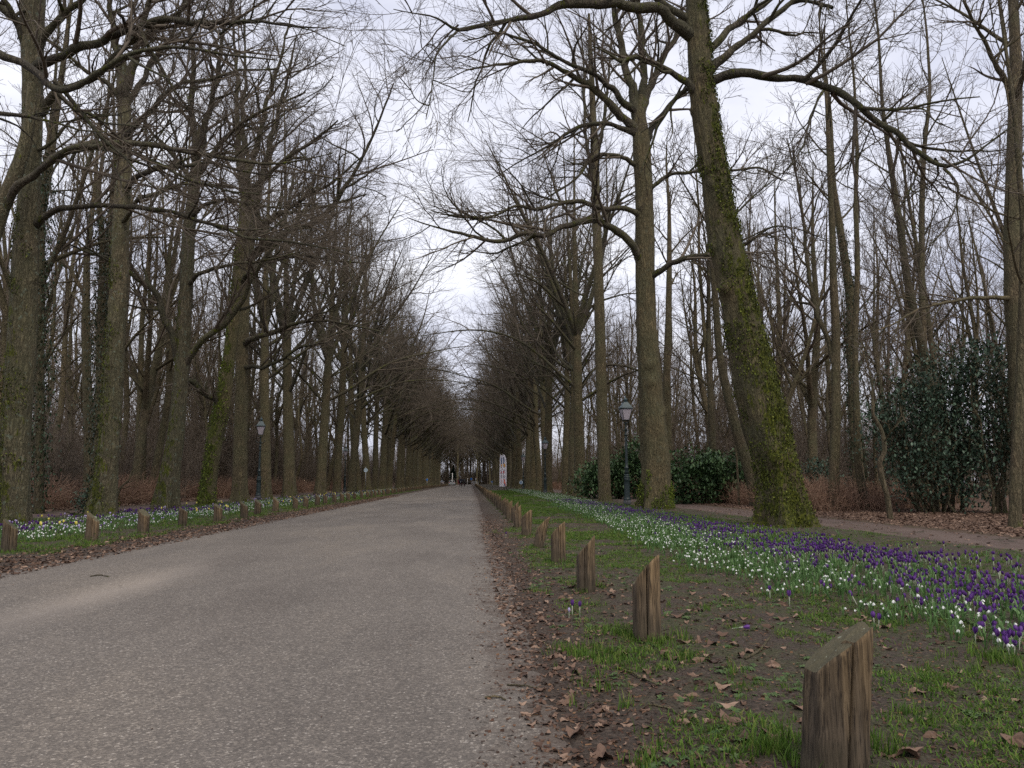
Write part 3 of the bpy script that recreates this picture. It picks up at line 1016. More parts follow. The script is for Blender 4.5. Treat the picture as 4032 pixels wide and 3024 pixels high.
hero('avenue_tree', 30.3,
     [(358, 1097, 46), (360, 1075, 45), (368, 1020, 38), (380, 947, 35), (388, 850, 32), (395, 768, 30), (398, 694, 30), (403, 600, 29), (408, 496, 27), (418, 420, 24), (425, 350, 20), (428, 310, 12), (430, 270, 5)],
     [(29, [(392, 800, 15), (378, 745, 15), (372, 719, 15), (358, 690, 14), (342, 660, 13), (330, 628, 12), (305, 606, 11), (275, 585, 10), (240, 560, 8), (190, 545, 5), (130, 520, 3)]),
      (28, [(398, 790, 15), (415, 758, 14), (440, 735, 13), (490, 695, 12), (520, 650, 11), (545, 600, 9), (570, 560, 7), (620, 500, 5), (680, 440, 3)]),
      (30, [(425, 352, 18), (418, 290, 15), (415, 220, 13), (418, 140, 11), (410, 60, 8), (400, -40, 5)]),
      (29, [(426, 350, 18), (440, 290, 15), (455, 230, 12), (470, 160, 10), (480, 80, 8), (500, 0, 5)]),
      (28, [(424, 380, 14), (450, 340, 12), (485, 300, 10), (530, 260, 8), (590, 230, 6), (660, 200, 3)]),
      (27, [(412, 470, 10), (440, 445, 9), (480, 430, 8), (540, 440, 6), (610, 450, 4), (690, 440, 2)]),
      (27.5, [(406, 615, 11), (425, 595, 9), (460, 580, 8), (520, 570, 7), (590, 560, 5), (660, 540, 3)]),
      (30.5, [(418, 400, 12), (395, 360, 10), (365, 320, 8), (330, 290, 6), (290, 240, 3)])],
     'Left-row tree with a mossy side limb reaching back toward the ivy column', AVG, mat='bark_left', seed=16, autos=None, dens=(9, 7, 6), l5=1, knobs=9, sides=32, K=100, flare=.4, rough=.07)
HT4 = hero('avenue_tree', 35,
     [(446, 1088, 36), (449, 1060, 33), (457, 1000, 30), (468, 930, 32), (480, 880, 34), (492, 800, 26), (499, 740, 25), (508, 660, 24), (518, 560, 23), (526, 480, 22), (532, 400, 18), (534, 360, 11), (536, 320, 5)],
     [(34, [(478, 888, 17), (462, 862, 15), (440, 845, 13), (411, 827, 12), (400, 822, 11)]),
      (34, [(532, 410, 16), (520, 340, 13), (510, 260, 11), (512, 170, 9), (505, 80, 6), (500, 0, 4)]),
      (33, [(532, 405, 16), (548, 340, 13), (566, 270, 11), (585, 190, 8), (610, 110, 6), (630, 30, 3)]),
      (31, [(524, 520, 12), (550, 490, 11), (600, 462, 9), (660, 455, 7), (730, 440, 5), (790, 420, 3)]),
      (31, [(516, 610, 12), (545, 585, 10), (590, 560, 9), (650, 552, 7), (720, 560, 5), (800, 570, 3)]),
      (32, [(530, 430, 13), (560, 395, 11), (610, 350, 9), (670, 310, 7), (730, 260, 4)])],
     'Leaning bright-green mossy trunk with a sawn-off stub on its left', AVG, mat='bark_greenstem', seed=17, autos=None, dens=(9, 7, 6), l5=1, knobs=6, sides=28, K=90, flare=.35)
hero('avenue_tree', 40,
     [(516, 1084, 34), (517, 1060, 31), (519, 950, 29), (522, 850, 27), (524, 740, 26), (527, 640, 25), (533, 560, 25), (538, 520, 26), (541, 480, 20), (543, 440, 11), (544, 400, 5)],
     [(40, [(538, 510, 18), (530, 440, 15), (525, 360, 13), (522, 280, 11), (528, 190, 8), (530, 100, 5), (528, 30, 3)]),
      (38, [(541, 505, 19), (556, 440, 16), (570, 370, 14), (585, 300, 12), (604, 230, 9), (625, 150, 6), (640, 80, 3)]),
      (36, [(540, 560, 20), (565, 535, 17), (605, 505, 15), (660, 488, 13), (710, 462, 11), (745, 410, 9), (785, 340, 7), (820, 260, 5), (850, 180, 3)]),
      (36, [(524, 745, 13), (545, 733, 12), (580, 722, 11), (620, 705, 9), (680, 690, 7), (750, 700, 5), (820, 715, 3)]),
      (37, [(524, 795, 11), (545, 790, 9), (566, 795, 8), (600, 780, 7), (650, 750, 5), (710, 740, 3)]),
      (37, [(538, 525, 13), (575, 480, 11), (640, 440, 9), (710, 400, 6), (780, 340, 3)])],
     'Straight dark left-row trunk immediately left of the nearest left lamp', AVG, mat='bark', seed=18, autos=None, dens=(9, 7, 6), l5=1, knobs=8, sides=24, K=80)
# stems whose feet are outside the picture at the left
hero('avenue_tree', 19.2,
     [(-130, 1160, 52), (-120, 1000, 46), (-95, 820, 42), (-66, 700, 38), (-40, 600, 36), (-20, 520, 34), (2, 450, 32), (28, 390, 29), (50, 330, 26), (64, 260, 22), (70, 180, 18)],
     [(16.2, [(12, 450, 20), (28, 415, 18), (45, 397, 17), (75, 372, 15), (100, 350, 14), (130, 331, 14), (160, 319, 13), (200, 312, 12), (250, 308, 12), (300, 310, 12), (350, 313, 11), (400, 325, 10), (440, 336, 9), (500, 345, 8), (570, 355, 6), (640, 350, 4), (720, 330, 2)]),
      (16.8, [(130, 335, 9), (200, 322, 9), (260, 325, 8), (300, 335, 8), (350, 358, 7), (400, 385, 6), (450, 400, 5), (500, 415, 4), (560, 420, 3)])],
     'Mossy stem leaning in from the left frame edge, joining the thick lichen-flecked trunk', AVG, mat='bark_left', seed=19, autos=None, dens=(7, 6, 5), l5=1, knobs=6, sides=32, K=90, flare=.3)
hero('avenue_tree', 15.0,
     [(-190, 1190, 90), (-190, 1000, 82), (-188, 700, 76), (-184, 400, 68), (-180, 200, 60), (-178, 0, 50)],
     [(13, [(-180, 60, 26), (-100, 80, 24), (-40, 108, 21), (0, 118, 19), (25, 126, 18), (55, 139, 17), (89, 159, 16), (114, 191, 15), (144, 196, 15), (169, 184, 14), (213, 158, 13), (248, 125, 12), (300, 112, 10), (360, 100, 8), (430, 105, 6), (510, 120, 5), (600, 130, 3)]),
      (14, [(-182, 250, 18), (-120, 232, 15), (-60, 236, 12), (0, 244, 10), (60, 252, 8), (110, 262, 6), (170, 280, 4), (230, 285, 3)])],
     'Dark knobbly limb crossing in from beyond the top left frame edge', AVG, top=[(0, 0, 4, .2), (0, .2, 8, .05)], mat='bark_left', seed=20, autos=(5, 5), auto_low=12, dens=(7, 6, 5), l5=1, knobs=6, sides=32, K=60, flare=.3)

# --- slender trees right of the footpath
WD = 'trees of the wood right of the footpath'


def ht(Y, trunk, label, seed, limbs=(), mat='bark_forest', H=8, n=8, reach=4.2, group=WD, name='woodland_tree', low=None, dens=(7, 6, 5), flare=.35, l5=0):
    r = W(Y, trunk[-1][2])
    return hero(name, Y, trunk, list(limbs), label, group, top=[(.1, .1, H * .4, r * .7), (.0, .2, H * .8, r * .35), (.1, .1, H, .02)], mat=mat, seed=seed, autos=(n, reach), auto_low=low, dens=dens, l5=l5, knobs=3, sides=14, K=50, flare=flare, part_limbs=bool(limbs), rtw=.0045, twigm='twig', limbm='bark_forest')


ht(28, [(1799, 1106, 27), (1800, 1085, 25), (1803, 990, 22), (1806, 890, 20), (1806, 724, 18), (1800, 600, 16), (1798, 496, 14), (1792, 380, 11)],
   'Upright dark trunk right of the massive mossy tree, its left limb bending outward', 31,
   [(29, [(1804, 790, 13), (1793, 744, 12), (1765, 680, 11), (1745, 590, 9), (1738, 496, 8), (1725, 400, 5), (1700, 300, 3)])])
ht(28, [(1871, 1108, 24), (1868, 1085, 20), (1857, 1030, 16), (1851, 989, 15), (1849, 824, 13), (1847, 720, 13), (1852, 600, 12), (1852, 546, 12), (1848, 431, 10), (1852, 330, 8)],
   'Thin trunk kicked sideways at its foot, between the upright dark trunk and crooked stem', 32)
ht(21.5, [(1925, 1127, 14), (1921, 1100, 12), (1917, 1072, 11), (1903, 1025, 11), (1899, 996, 11), (1911, 979, 10), (1908, 939, 9), (1898, 916, 8), (1885, 897, 6)],
   'Pale tan crooked little stem with a sharp kink, left of the holly', 33, mat='bark_tan', H=2.2, n=5, reach=1.8, low=2.2, flare=.2)
ht(17.3, [(2192, 1148, 28), (2192, 1120, 25), (2195, 989, 22), (2202, 857, 20), (2208, 700, 18), (2212, 500, 15)],
   'Smooth pole-like trunk at the right frame edge, right of the holly', 34, low=5)
ht(24, [(2224, 1128, 52), (2214, 1000, 48), (2206, 850, 46), (2198, 720, 43), (2190, 645, 40), (2188, 500, 38), (2190, 380, 34), (2195, 149, 28), (2190, 30, 22)],
   'Thick double-stemmed trunk rising at the right frame edge behind the holly', 35,
   [(22, [(2190, 645, 12), (2130, 640, 9), (2060, 650, 7), (1990, 665, 6), (1930, 700, 4), (1880, 720, 2)]),
    (23, [(2192, 220, 14), (2160, 160, 12), (2120, 80, 9), (2080, 0, 6)])], n=10, reach=5)
ht(31, [(2022, 1092, 24), (2016, 950, 22), (2004, 800, 20), (1990, 740, 19), (1962, 620, 17), (1942, 471, 15), (1922, 347, 12), (1905, 220, 8)],
   'Grey trunk leaning left, rising out of the holly bush', 36, mat='bark_forest')
ht(33, [(2004, 1088, 18), (2000, 900, 16), (1996, 769, 15), (1991, 620, 14), (1991, 446, 13), (1996, 322, 10), (2010, 200, 7)],
   'Straight grey trunk rising behind the middle of the holly', 37)
IVR = ht(32, [(1858, 1090, 30), (1850, 980, 26), (1842, 800, 22), (1838, 645, 20), (1825, 560, 18), (1812, 480, 16), (1800, 400, 12)],
   'Ivy-clad trunk leaning left behind the two dark trunks on the right', 38)
ht(33, [(1636, 1075, 27), (1624, 1030, 25), (1594, 942, 22), (1570, 845, 19), (1554, 768, 17), (1546, 660, 15), (1536, 540, 13), (1520, 400, 9)],
   'Slanting trunk peeping out just left of the massive mossy tree', 39)
ht(36, [(1655, 1070, 26), (1640, 1020, 25), (1612, 920, 22), (1595, 840, 20), (1580, 750, 18), (1570, 620, 14)],
   'Second slanting trunk, half covered by the massive mossy tree', 40)
ht(40, [(1556, 1062, 15), (1552, 1036, 13), (1535, 942, 12), (1533, 823, 11), (1520, 700, 9), (1510, 560, 7)],
   'Thin bent tree in front of the rhododendron, right of the stout straight trunk', 41)
ht(45, [(1444, 1062, 20), (1443, 966, 18), (1440, 817, 17), (1444, 700, 15), (1446, 560, 12)],
   'Trunk half hidden behind the stout tree beside the nearest right lamp', 42)
ht(34, [(1596, 1075, 5), (1592, 1000, 4.5), (1587, 930, 4), (1580, 860, 3)],
   'Very thin pale sapling standing in brown brambles left of the massive mossy tree', 43, mat='bark_tan', H=2, n=5, reach=1.4, low=2.5, flare=.1)
# --- left wood
WL = 'trees of the wood left of the footpath'
IVL1 = ht(27, [(84, 1100, 20), (85, 1000, 18), (86, 800, 17), (88, 600, 15), (92, 400, 11)], 'Dark ivy-wrapped trunk hugging the right side of the left-edge tree', 44, group=WL)
IVL2 = ht(31, [(213, 1085, 22), (214, 1000, 20), (218, 800, 19), (220, 640, 17), (222, 520, 13), (212, 420, 9)], 'Dark ivy column left of the moss-striped trunk', 45, group=WL)
ht(34, [(192, 1085, 21), (192, 919, 20), (187, 800, 18), (185, 710, 17), (186, 641, 15), (188, 548, 12)], 'Plain trunk left of the ivy column, forking high up', 46,
   [(35, [(186, 660, 10), (176, 620, 9), (150, 580, 7), (110, 545, 4)])], group=WL)
ht(42, [(296, 1085, 14), (297, 1000, 13), (303, 850, 12), (306, 700, 10)], 'Slim trunk between moss-striped tree and its right neighbour, left stem of a pair', 47, group=WL)
ht(44, [(310, 1082, 13), (309, 1000, 12), (313, 850, 11), (325, 700, 9)], 'Slim trunk between moss-striped tree and its right neighbour, right stem of a pair', 48, group=WL)


def ivy(root, z1, n, seed, spread=.16):
    g = np.random.default_rng(seed)
    tr = [c for c in root.children if c.name.startswith('trunk')][0]
    co = np.empty(len(tr.data.vertices) * 3, dtype=np.float32)
    tr.data.vertices.foreach_get('co', co)
    co = co.reshape(-1, 3)
    co = co[(co[:, 2] > .1) & (co[:, 2] < z1)]
    idx = g.integers(0, len(co), n)
    pos = co[idx] + g.normal(size=(n, 3)) * spread * np.array([1, 1, 1.5]) * (.5 + g.random((n, 1)))
    V, Q = scatter(LEAF[0], LEAF[1], pos, g.uniform(0, 6.28, n), g.uniform(.07, .13, n), g.uniform(.4, 1.7, n))
    link('ivy', make_mesh('ivy', V, Q, M['ivy'], smooth=False), root)


# a cupped leaf of four quads (unit length)
LEAF = (np.array([(-.28, 0, .02), (0, -.5, 0), (0, 0, -.04), (.28, 0, .02), (0, .5, -.06), (-.2, .28, 0), (.2, .28, 0), (-.2, -.3, .01), (.2, -.3, .01)], float),
        np.array([(1, 2, 0, 7), (1, 8, 3, 2), (2, 4, 5, 0), (3, 6, 4, 2)]))


def moss(root, n, seed, side, ztop, size=.05, mat='moss_green', thr=.0):
    '''ragged cushions of moss on a trunk, growing mostly on one side'''
    g = np.random.default_rng(seed)
    tr = [c for c in root.children if c.name.startswith('trunk')][0]
    m_ = len(tr.data.vertices)
    co = np.empty(m_ * 3, dtype=np.float32)
    no = np.empty(m_ * 3, dtype=np.float32)
    tr.data.vertices.foreach_get('co', co)
    tr.data.vertices.foreach_get('normal', no)
    co, no = co.reshape(-1, 3).astype(float), no.reshape(-1, 3).astype(float)
    ok = np.nonzero((co[:, 2] > 0) & (co[:, 2] < ztop * 1.6))[0]
    idx = ok[g.integers(0, len(ok), n * 5)]
    sc_ = no[idx] @ np.array(side) * .55 + fbm(co[idx] * np.array([2.2, 2.2, 1.3]), seed, 4) * 1.0 + .75 * (1 - co[idx, 2] / ztop)
    k = (co[idx, 2] > 0.0) & (sc_ > thr) & (co[idx, 2] < ztop * 1.6)
    idx = idx[k][:n]
    pos = co[idx] + g.normal(size=(len(idx), 3)) * np.array([.05, .05, .08]) * .6 + no[idx] * .012
    V, Q = scatter(LEAF[0], LEAF[1], pos, g.uniform(0, 6.28, len(pos)), g.uniform(size * .5, size * 1.4, len(pos)), g.uniform(.2, 2.2, len(pos)))
    tag(link('moss', make_mesh('moss', V, Q, M[mat], smooth=False), root), kind='stuff')


moss(HR1, 24000, 901, (.9, -.35, .5), 8.5, .05, thr=.12)
moss(HR2, 3600, 902, (-.3, -.8, .5), 1.0, .05, 'moss_bright', thr=.55)
moss(HT4, 5000, 903, (-.9, -.3, .3), 9, .06, 'moss_bright', thr=.3)
moss(HT2, 3500, 904, (-.8, -.4, .3), 8, .05, thr=.62)
moss(HT1, 3500, 905, (-.8, -.4, .3), 10, .05, thr=.7)
ivy(IVR, 12, 2600, 5)
ivy(IVL1, 13, 3200, 6, .2)
ivy(IVL2, 12, 3800, 7, .2)

# --- generic avenue trees farther along
AP = [proto_avenue(100 + i, H=25 + 1.5 * (i % 3), rt=.33 + .04 * (i % 3), fork=10 + .8 * (i % 4), dens=(8, 5, 5)) for i in range(6)]
APF = [proto_avenue(130 + i, H=26, rt=.36, fork=8.5 + i, rtw=.0085, dens=(8, 6, 4)) for i in range(3)]
ORD = {1: 'first', 2: 'second', 3: 'third', 4: 'fourth', 5: 'fifth', 6: 'sixth', 7: 'seventh', 8: 'eighth', 9: 'ninth', 10: 'tenth', 11: 'eleventh', 12: 'twelfth'}
g = np.random.default_rng(55)
leftU = [573, 626, 692, 727, 758, 772, 793, 809, 825, 839]
leftY = [49, 53, 58, 66, 74, 80, 87, 94, 99, 104.5]
y = 110
while y < 258:
    leftY.append(y)
    y += g.uniform(5.2, 6.8)
rightY = [53, 57.5, 63.5, 69.5, 76, 82, 88, 94.5, 100]
y = 106
while y < 258:
    rightY.append(y)
    y += g.uniform(5.2, 6.8)
for side, Ys in (('left', leftY), ('right', rightY)):
    for i, Y in enumerate(Ys):
        X = (-12.2 if side == 'left' else 7.5) + g.normal() * .3
        if side == 'left' and i < 10:
            X = float(at(leftU[i], 1060, Y)[0])
        if side == 'left' and Y > 120:
            X += 1.0
        tm, cm = AP[(i * 5 + (side == 'right') * 2 + (i // 6)) % 6] if Y < 118 else APF[int(g.integers(3))]
        wd = 1 + .3 * min(max((Y - 70) / 90, 0), 1)
        if i < 8:
            if side == 'left':
                lab = ['Double dark trunk directly behind the nearest left lamp', 'Trunk just right of the nearest left lamp, split dark seam down it', 'Trunk midway between the two left lamps, nearer one'][i] if i < 3 else '%s avenue trunk right of the nearest left lamp' % ORD[i].capitalize()
            else:
                lab = '%s avenue trunk left of the slender trunk by the nearest right lamp' % ORD[i + 1].capitalize()
        else:
            lab = 'Far avenue trunk among the closely ranked trees of the %s row' % side
        place_tree('avenue_tree', tm, cm, (X, Y, 0), (0 if side == 'left' else math.pi) + g.normal() * .3, (g.uniform(.94, 1.08) * wd, g.uniform(.94, 1.08)), lab,
                   AVG if i < 8 else 'far avenue trees of the %s row' % side, (g.normal() * .025, g.normal() * .025))

for i in range(24):
    tm, cm = APF[i % 3]
    place_tree('avenue_tree', tm, cm, (-16 + 1.45 * i + g.normal() * .5, 271 + (i % 4) * 7, 0), g.uniform(0, 6.28), (1.05, .95), 'Tree beyond the crossing road closing off the far end of the avenue', 'trees closing the avenue end')
# --- the woods
FP = [proto_forest(200, 20, .17, 8, .9), proto_forest(201, 22, .2, 10, .6), proto_forest(202, 17, .12, 0, 1.2), proto_forest(203, 19, .15, 7, 1.4),
      proto_forest(204, 14, .10, 5, 1.0, (6, 5, 5), 11), proto_forest(205, 23, .24, 6, .8, (6, 5, 5), 10)]
g = np.random.default_rng(77)
pts = []


def try_pt(x, y, dmin):
    for a in pts[-400:]:
        if (a[0] - x) ** 2 + (a[1] - y) ** 2 < dmin * dmin:
            return False
    pts.append((x, y))
    return True


cand = []
for side in (-1, 1):
    n = 0
    k = 0
    while n < 118 and k < 6000:
        k += 1
        Y = 24 + 105 * g.random() ** 1.25
        X = (-16.2 - 34 * g.random() ** 1.2) if side < 0 else (12.5 + 34 * g.random() ** 1.1)
        if side > 0 and 1600 < proj((X, Y, 0))[0][0][0] < 2250 and Y < 34:
            continue
        if not in_view((X, Y, 1.5), 150)[0]:
            continue
        if try_pt(X, Y, 2.2 if side < 0 else 2.6):
            n += 1
            cand.append((X, Y, side))
for X, Y, side in cand:
    i = int(g.integers(6))
    tm, cm = FP[i]
    kind = ['tall forked', 'tall straight', 'thin unforked', 'crooked', 'small twiggy', 'stout low-forking'][i]
    dist = 'near' if Y < 50 else ('middle' if Y < 80 else 'far')
    lab = 'Bare %s woodland tree in the %s part of the %s wood' % (kind, dist, 'left' if side < 0 else 'right')
    place_tree('woodland_tree', tm, cm, (X, Y, 0), g.uniform(0, 6.28), (g.uniform(.8, 1.2), g.uniform(.75, 1.1)), lab, '%s trees in the %s %s wood' % (kind, dist, 'left' if side < 0 else 'right'), (g.normal() * .05, g.normal() * .05))


# far wood: one mass
def low_tree(seed, H):
    gg = np.random.default_rng(seed)
    path = np.array([(0, 0, 0, .2), (gg.normal() * .3, gg.normal() * .3, H * .4, .14), (gg.normal() * .6, gg.normal() * .6, H, .02)])
    q = resample(path, 8)
    P = [tubes(q[None, :, :3], q[None, :, 3], 5)]
    L = auto_limbs(gg, q, 12, H * .2, H * .9, H * .3, 62, 30, .5, .05)
    LP = np.stack([resample(l, 8)[:, :3] for l in L])
    LR = np.stack([resample(l, 8)[:, 3] for l in L])
    P.append(tubes(LP, LR, 3))
    P2, R2 = spawn(gg, LP, LR, 8, (.2, 1), (25, 60), (.35, .6), 4, .05, .15, .03, .009)
    P.append(tubes(P2, R2, 3))
    P3, R3 = spawn(gg, P2, R2, 8, (.1, 1), (25, 60), (.4, .7), 3, .03, .2, .012, .008)
    P.append(tubes(P3, R3, 3))
    return join(P)


LT = [low_tree(300 + i, h) for i, h in enumerate((19, 16, 21))]
g = np.random.default_rng(88)
parts = []
for t in range(3):
    n = 95
    pos = []
    while len(pos) < n:
        z = g.random()
        if z < .38:
            X, Y = g.uniform(-30, 30), g.uniform(272, 330)
        elif z < .62:
            Y = g.uniform(60, 250)
            X = -18 - (Y * .75) * g.random() ** .9 - 12 * (Y < 130)
        else:
            Y = g.uniform(60, 250)
            X = 13 + (Y * .75) * g.random() ** .9 + 12 * (Y < 130)
        if in_view((X, Y, 1.5), 100)[0]:
            pos.append((X, Y, 0))
    parts.append(scatter(LT[t][0], LT[t][1], np.array(pos), g.uniform(0, 6.28, n), g.uniform(.8, 1.2, n)))
tag(link('far_wood', make_mesh('far_wood', *join(parts), M['twig_far'])), 'Distant bare wood seen between the nearer trunks as brown haze of twigs', 'wood', kind='stuff')


# understory shrubs + bramble thicket (a tangle nobody could count)
def shrub_tpl(seed, H=4.5, n=14):
    gg = np.random.default_rng(seed)
    a = gg.uniform(0, 6.28, n)
    inc = np.radians(gg.uniform(3, 32, n))
    d = np.stack([np.cos(a) * np.sin(inc), np.sin(a) * np.sin(inc), np.cos(inc)], 1)
    K = 8
    P = np.zeros((n, K, 3))
    P[:, 0] = gg.normal(size=(n, 3)) * .15 * np.array([1, 1, 0])
    L = gg.uniform(.5, 1, n) * H
    for k in range(1, K):
        d = nrm(d + gg.normal(size=d.shape) * .12 + np.array([0, 0, .04]))
        P[:, k] = P[:, k - 1] + d * (L / (K - 1))[:, None]
    R = np.linspace(.022, .006, K)[None] * np.ones((n, 1))
    o = [tubes(P, R, 3)]
    P2, R2 = spawn(gg, P, R, 8, (.15, 1), (25, 65), (.25, .45), 4, .04, .16, .01, .006)
    o.append(tubes(P2, R2, 3))
    P3, R3 = spawn(gg, P2, R2, 5, (.15, 1), (25, 65), (.4, .7), 3, .02, .2, .006, .0045)
    o.append(tubes(P3, R3, 3))
    return join(o)


ST = [shrub_tpl(400), shrub_tpl(401, 3.4, 18), shrub_tpl(402, 6.0, 10)]
for side, nm, lab, ntot in ((-1, 'understory', 'Tangle of bare brown understory shrubs beneath the left wood', 190), (1, 'understory', 'Open tangle of bare understory shrubs beneath the right wood', 75)):
    parts = []
    for t in range(3):
        pos = []
        while len(pos) < ntot // 3:
            Y = 26 + 110 * g.random() ** 1.1
            X = (-17.5 - 30 * g.random()) if side < 0 else (15 + 30 * g.random())
            if in_view((X, Y, 1), 80)[0]:
                if side > 0 and Y < 36 and X < 22:
                    continue
                pos.append((X, Y, 0))
        pos = np.array(pos)
        parts.append(scatter(ST[t][0], ST[t][1], pos, g.uniform(0, 6.28, len(pos)), g.uniform(.7, 1.3, len(pos))))
    for t in range(3):
        n_ = 170
        Y = g.uniform(62, 290, n_)
        X = side * (17 + (Y * .45) * g.random(n_))
        parts.append(scatter(ST[t][0], ST[t][1], np.stack([X, Y, X * 0], 1), g.uniform(0, 6.28, n_), g.uniform(1.2, 2.3, n_)))
    if side > 0:
        X, Y = g.uniform(-38, 34, 200), g.uniform(272, 305, 200)
        parts.append(scatter(ST[1][0], ST[1][1], np.stack([X, Y, X * 0], 1), g.uniform(0, 6.28, 200), g.uniform(1.2, 2.4, 200)))
    tag(link(nm, make_mesh(nm, *join(parts), M['twig_far'])), lab, 'shrubs', kind='stuff')


def thicket(n, fx, fy, seed, H=(.6, 1.35), keep=None):
    gg = np.random.default_rng(seed)
    x, y = fx(gg, n), fy(gg, n)
    dn = noise2(x, y, .35, seed, 3)
    k = (dn > -.35) & in_view(np.stack([x, y, x * 0 + .8], 1), 60)
    if keep is not None:
        k &= keep(x, y)
    x, y = x[k], y[k]
    n = len(x)
    a = gg.uniform(0, 6.28, n)
    inc = np.radians(gg.uniform(0, 38, n))
    d = np.stack([np.cos(a) * np.sin(inc), np.sin(a) * np.sin(inc), np.cos(inc)], 1)
    K = 4
    P = np.zeros((n, K, 3))
    P[:, 0] = np.stack([x, y, x * 0], 1)
    L = gg.uniform(*H, n) * (1 + .3 * noise2(x, y, .6, seed + 3, 2))
    for q_ in range(1, K):
        d = nrm(d + gg.normal(size=d.shape) * .28 - np.array([0, 0, .10 * q_]))
        P[:, q_] = P[:, q_ - 1] + d * (L / (K - 1))[:, None]
    R = np.linspace(.0055, .0035, K)[None] * (1 + np.clip(y, 0, 90)[:, None] / 60)
    o = [tubes(P, R, 3)]
    P2, R2 = spawn(gg, P, R, 3, (.3, 1), (30, 80), (.25, .5), 3, 0, .2, .004, .0035)
    o.append(tubes(P2, R2, 3))
    return join(o)


tag(link('bramble_thicket', make_mesh('bramble_thicket', *join([
    thicket(15000, lambda q, n: -16.2 - 5.5 * q.random(n) ** 1.3, lambda q, n: 22 + 55 * q.random(n) ** 1.1, 501, (.9, 1.6)),
    thicket(7000, lambda q, n: -16.2 - 6 * q.random(n), lambda q, n: 70 + 90 * q.random(n), 502, (.9, 1.6))]), M['twig_red'])),
    'Rust-red bramble thicket along the far side of the left footpath', 'brambles', kind='stuff')
tag(link('bramble_thicket', make_mesh('bramble_thicket', *join([
    thicket(12000, lambda q, n: 12.2 + 3.5 * q.random(n) ** 1.2, lambda q, n: 27 + 38 * q.random(n), 511, (.6, 1.35)),
    thicket(5000, lambda q, n: 11.6 + 6 * q.random(n), lambda q, n: 60 + 90 * q.random(n), 512, (.6, 1.3)),
    thicket(2600, lambda q, n: 13.5 + 5 * q.random(n), lambda q, n: 25 + 8 * q.random(n), 513, (.5, 1.1))]), M['twig_red'])),
    'Rust-brown dead bramble stems along the far side of the right footpath', 'brambles', kind='stuff')


# ------------------------------------------------------------------ evergreens
def bush(name, base, blobs, nleaf, size, mat, label, seed, stems=10, H=3, group=None):
    gg = np.random.default_rng(seed)
    root = empty(name, base, label, 'bush', group)
    tot = sum(b[3] * b[4] * b[5] for b in blobs)
    P = []
    for (cx, cy, cz, rx, ry, rz_) in blobs:
        n = int(nleaf * rx * ry * rz_ / tot)
        d = nrm(gg.normal(size=(n, 3)))
        r = (.4 + .72 * gg.random(n) ** .7 + .22 * (gg.random(n) < .1) * gg.random(n))[:, None]
        # clumps
        cl = fbm(d * 3.2 + cx, seed, 3)[:, None]
        p = d * r * (1 + .42 * cl) * np.array([rx, ry, rz_]) + np.array([cx, cy, cz])
        P.append(p)
    P = np.concatenate(P)
    keep = (P[:, 2] > .03) & (fbm(P * 1.6, seed + 9, 2) > -.5)
    P = P[keep]
    V, Q = scatter(LEAF[0], LEAF[1], P, gg.uniform(0, 6.28, len(P)), gg.uniform(size * .7, size * 1.3, len(P)), gg.normal(size=len(P)) * .8 + .3)
    link('foliage', make_mesh('foliage', V, Q, M[mat], smooth=False), root)
    n = stems
    K = 9
    SP = np.zeros((n, K, 3))
    tgt = np.array([blobs[int(gg.integers(len(blobs)))][:3] for _ in range(n)]) + gg.normal(size=(n, 3)) * .5
    st = np.stack([tgt[:, 0] * .35 + gg.normal(size=n) * .2, gg.normal(size=n) * .2, np.zeros(n)], 1)
    for k in range(K):
        f = k / (K - 1)
        SP[:, k] = st * (1 - f) + tgt * f * np.array([1, 1, 1.25]) + gg.normal(size=(n, 3)) * .06 * (k > 0)
    SR = np.linspace(.05, .01, K)[None] * np.ones((n, 1))
    P2, R2 = spawn(gg, SP, SR, 8, (.3, 1), (25, 60), (.25, .4), 5, .03, .15, .015, .005)
    link('stems', make_mesh('stems', *join([tubes(SP, SR, 6), tubes(P2, R2, 4)]), M['bark_forest']), root)
    return root


hb = ground_at(2040, 1106)
hb = at(2040, 1106, 26.0)
hb[2] = 0
bush('holly_bush', hb, [(0, 0, 2.6, 2.1, 1.6, 2.1), (.4, 0, 4.4, 1.3, 1.2, 1.5), (-.9, .3, 3.4, 1.2, 1.2, 1.5), (1.2, 0, 3.4, 1.1, 1.1, 1.9), (1.0, -.2, 1.5, 1.1, 1.2, 1.2), (-1.0, -.2, 1.3, 1.0, 1.0, 1.1), (-1.9, .2, 3.1, .7, .7, .6)], 16500, .12, 'holly',
     'Big dark glossy holly bush beyond the right footpath, left of the edge pole trunk', 61, 26)
b = at(2150, 1100, 25)
b[2] = 0
bush('holly_bush', b, [(.2, 0, 5.2, 1.1, .9, .9), (.5, 0, 3.6, .8, .8, 1.3), (.6, .3, 2.0, .8, .8, 1.2)], 3600, .12, 'holly', 'Airy holly sprays around the thick trunk at the right edge', 62, 10)
b = at(1500, 1060, 37)
b[2] = 0
bush('rhododendron_bush', b, [(0, 0, 1.2, 1.3, 1.2, 1.25), (1.5, .3, 1.3, 1.3, 1.1, 1.2), (-.9, .2, 1.0, 1.0, 1.0, 1.1), (.7, 0, 1.75, .9, .9, .8), (2.3, .3, 1.0, .8, .8, 1.0)], 9500, .17, 'rhodo', 'Broad rhododendron mound between the stout tree and massive mossy tree', 63, 14)
b = at(1320, 1070, 48)
b[2] = 0
bush('rhododendron_bush', b, [(0, 0, 1.3, 1.6, 1.3, 1.3), (-1.0, .4, 1.0, 1.2, 1.2, 1.2), (1.3, 0, 1.6, 1.3, 1.2, 1.5), (2.0, .5, 2.2, 1.0, 1.0, 1.4)], 10000, .19, 'rhodo', 'Rhododendron mound behind the nearest right lamp post', 64, 14)
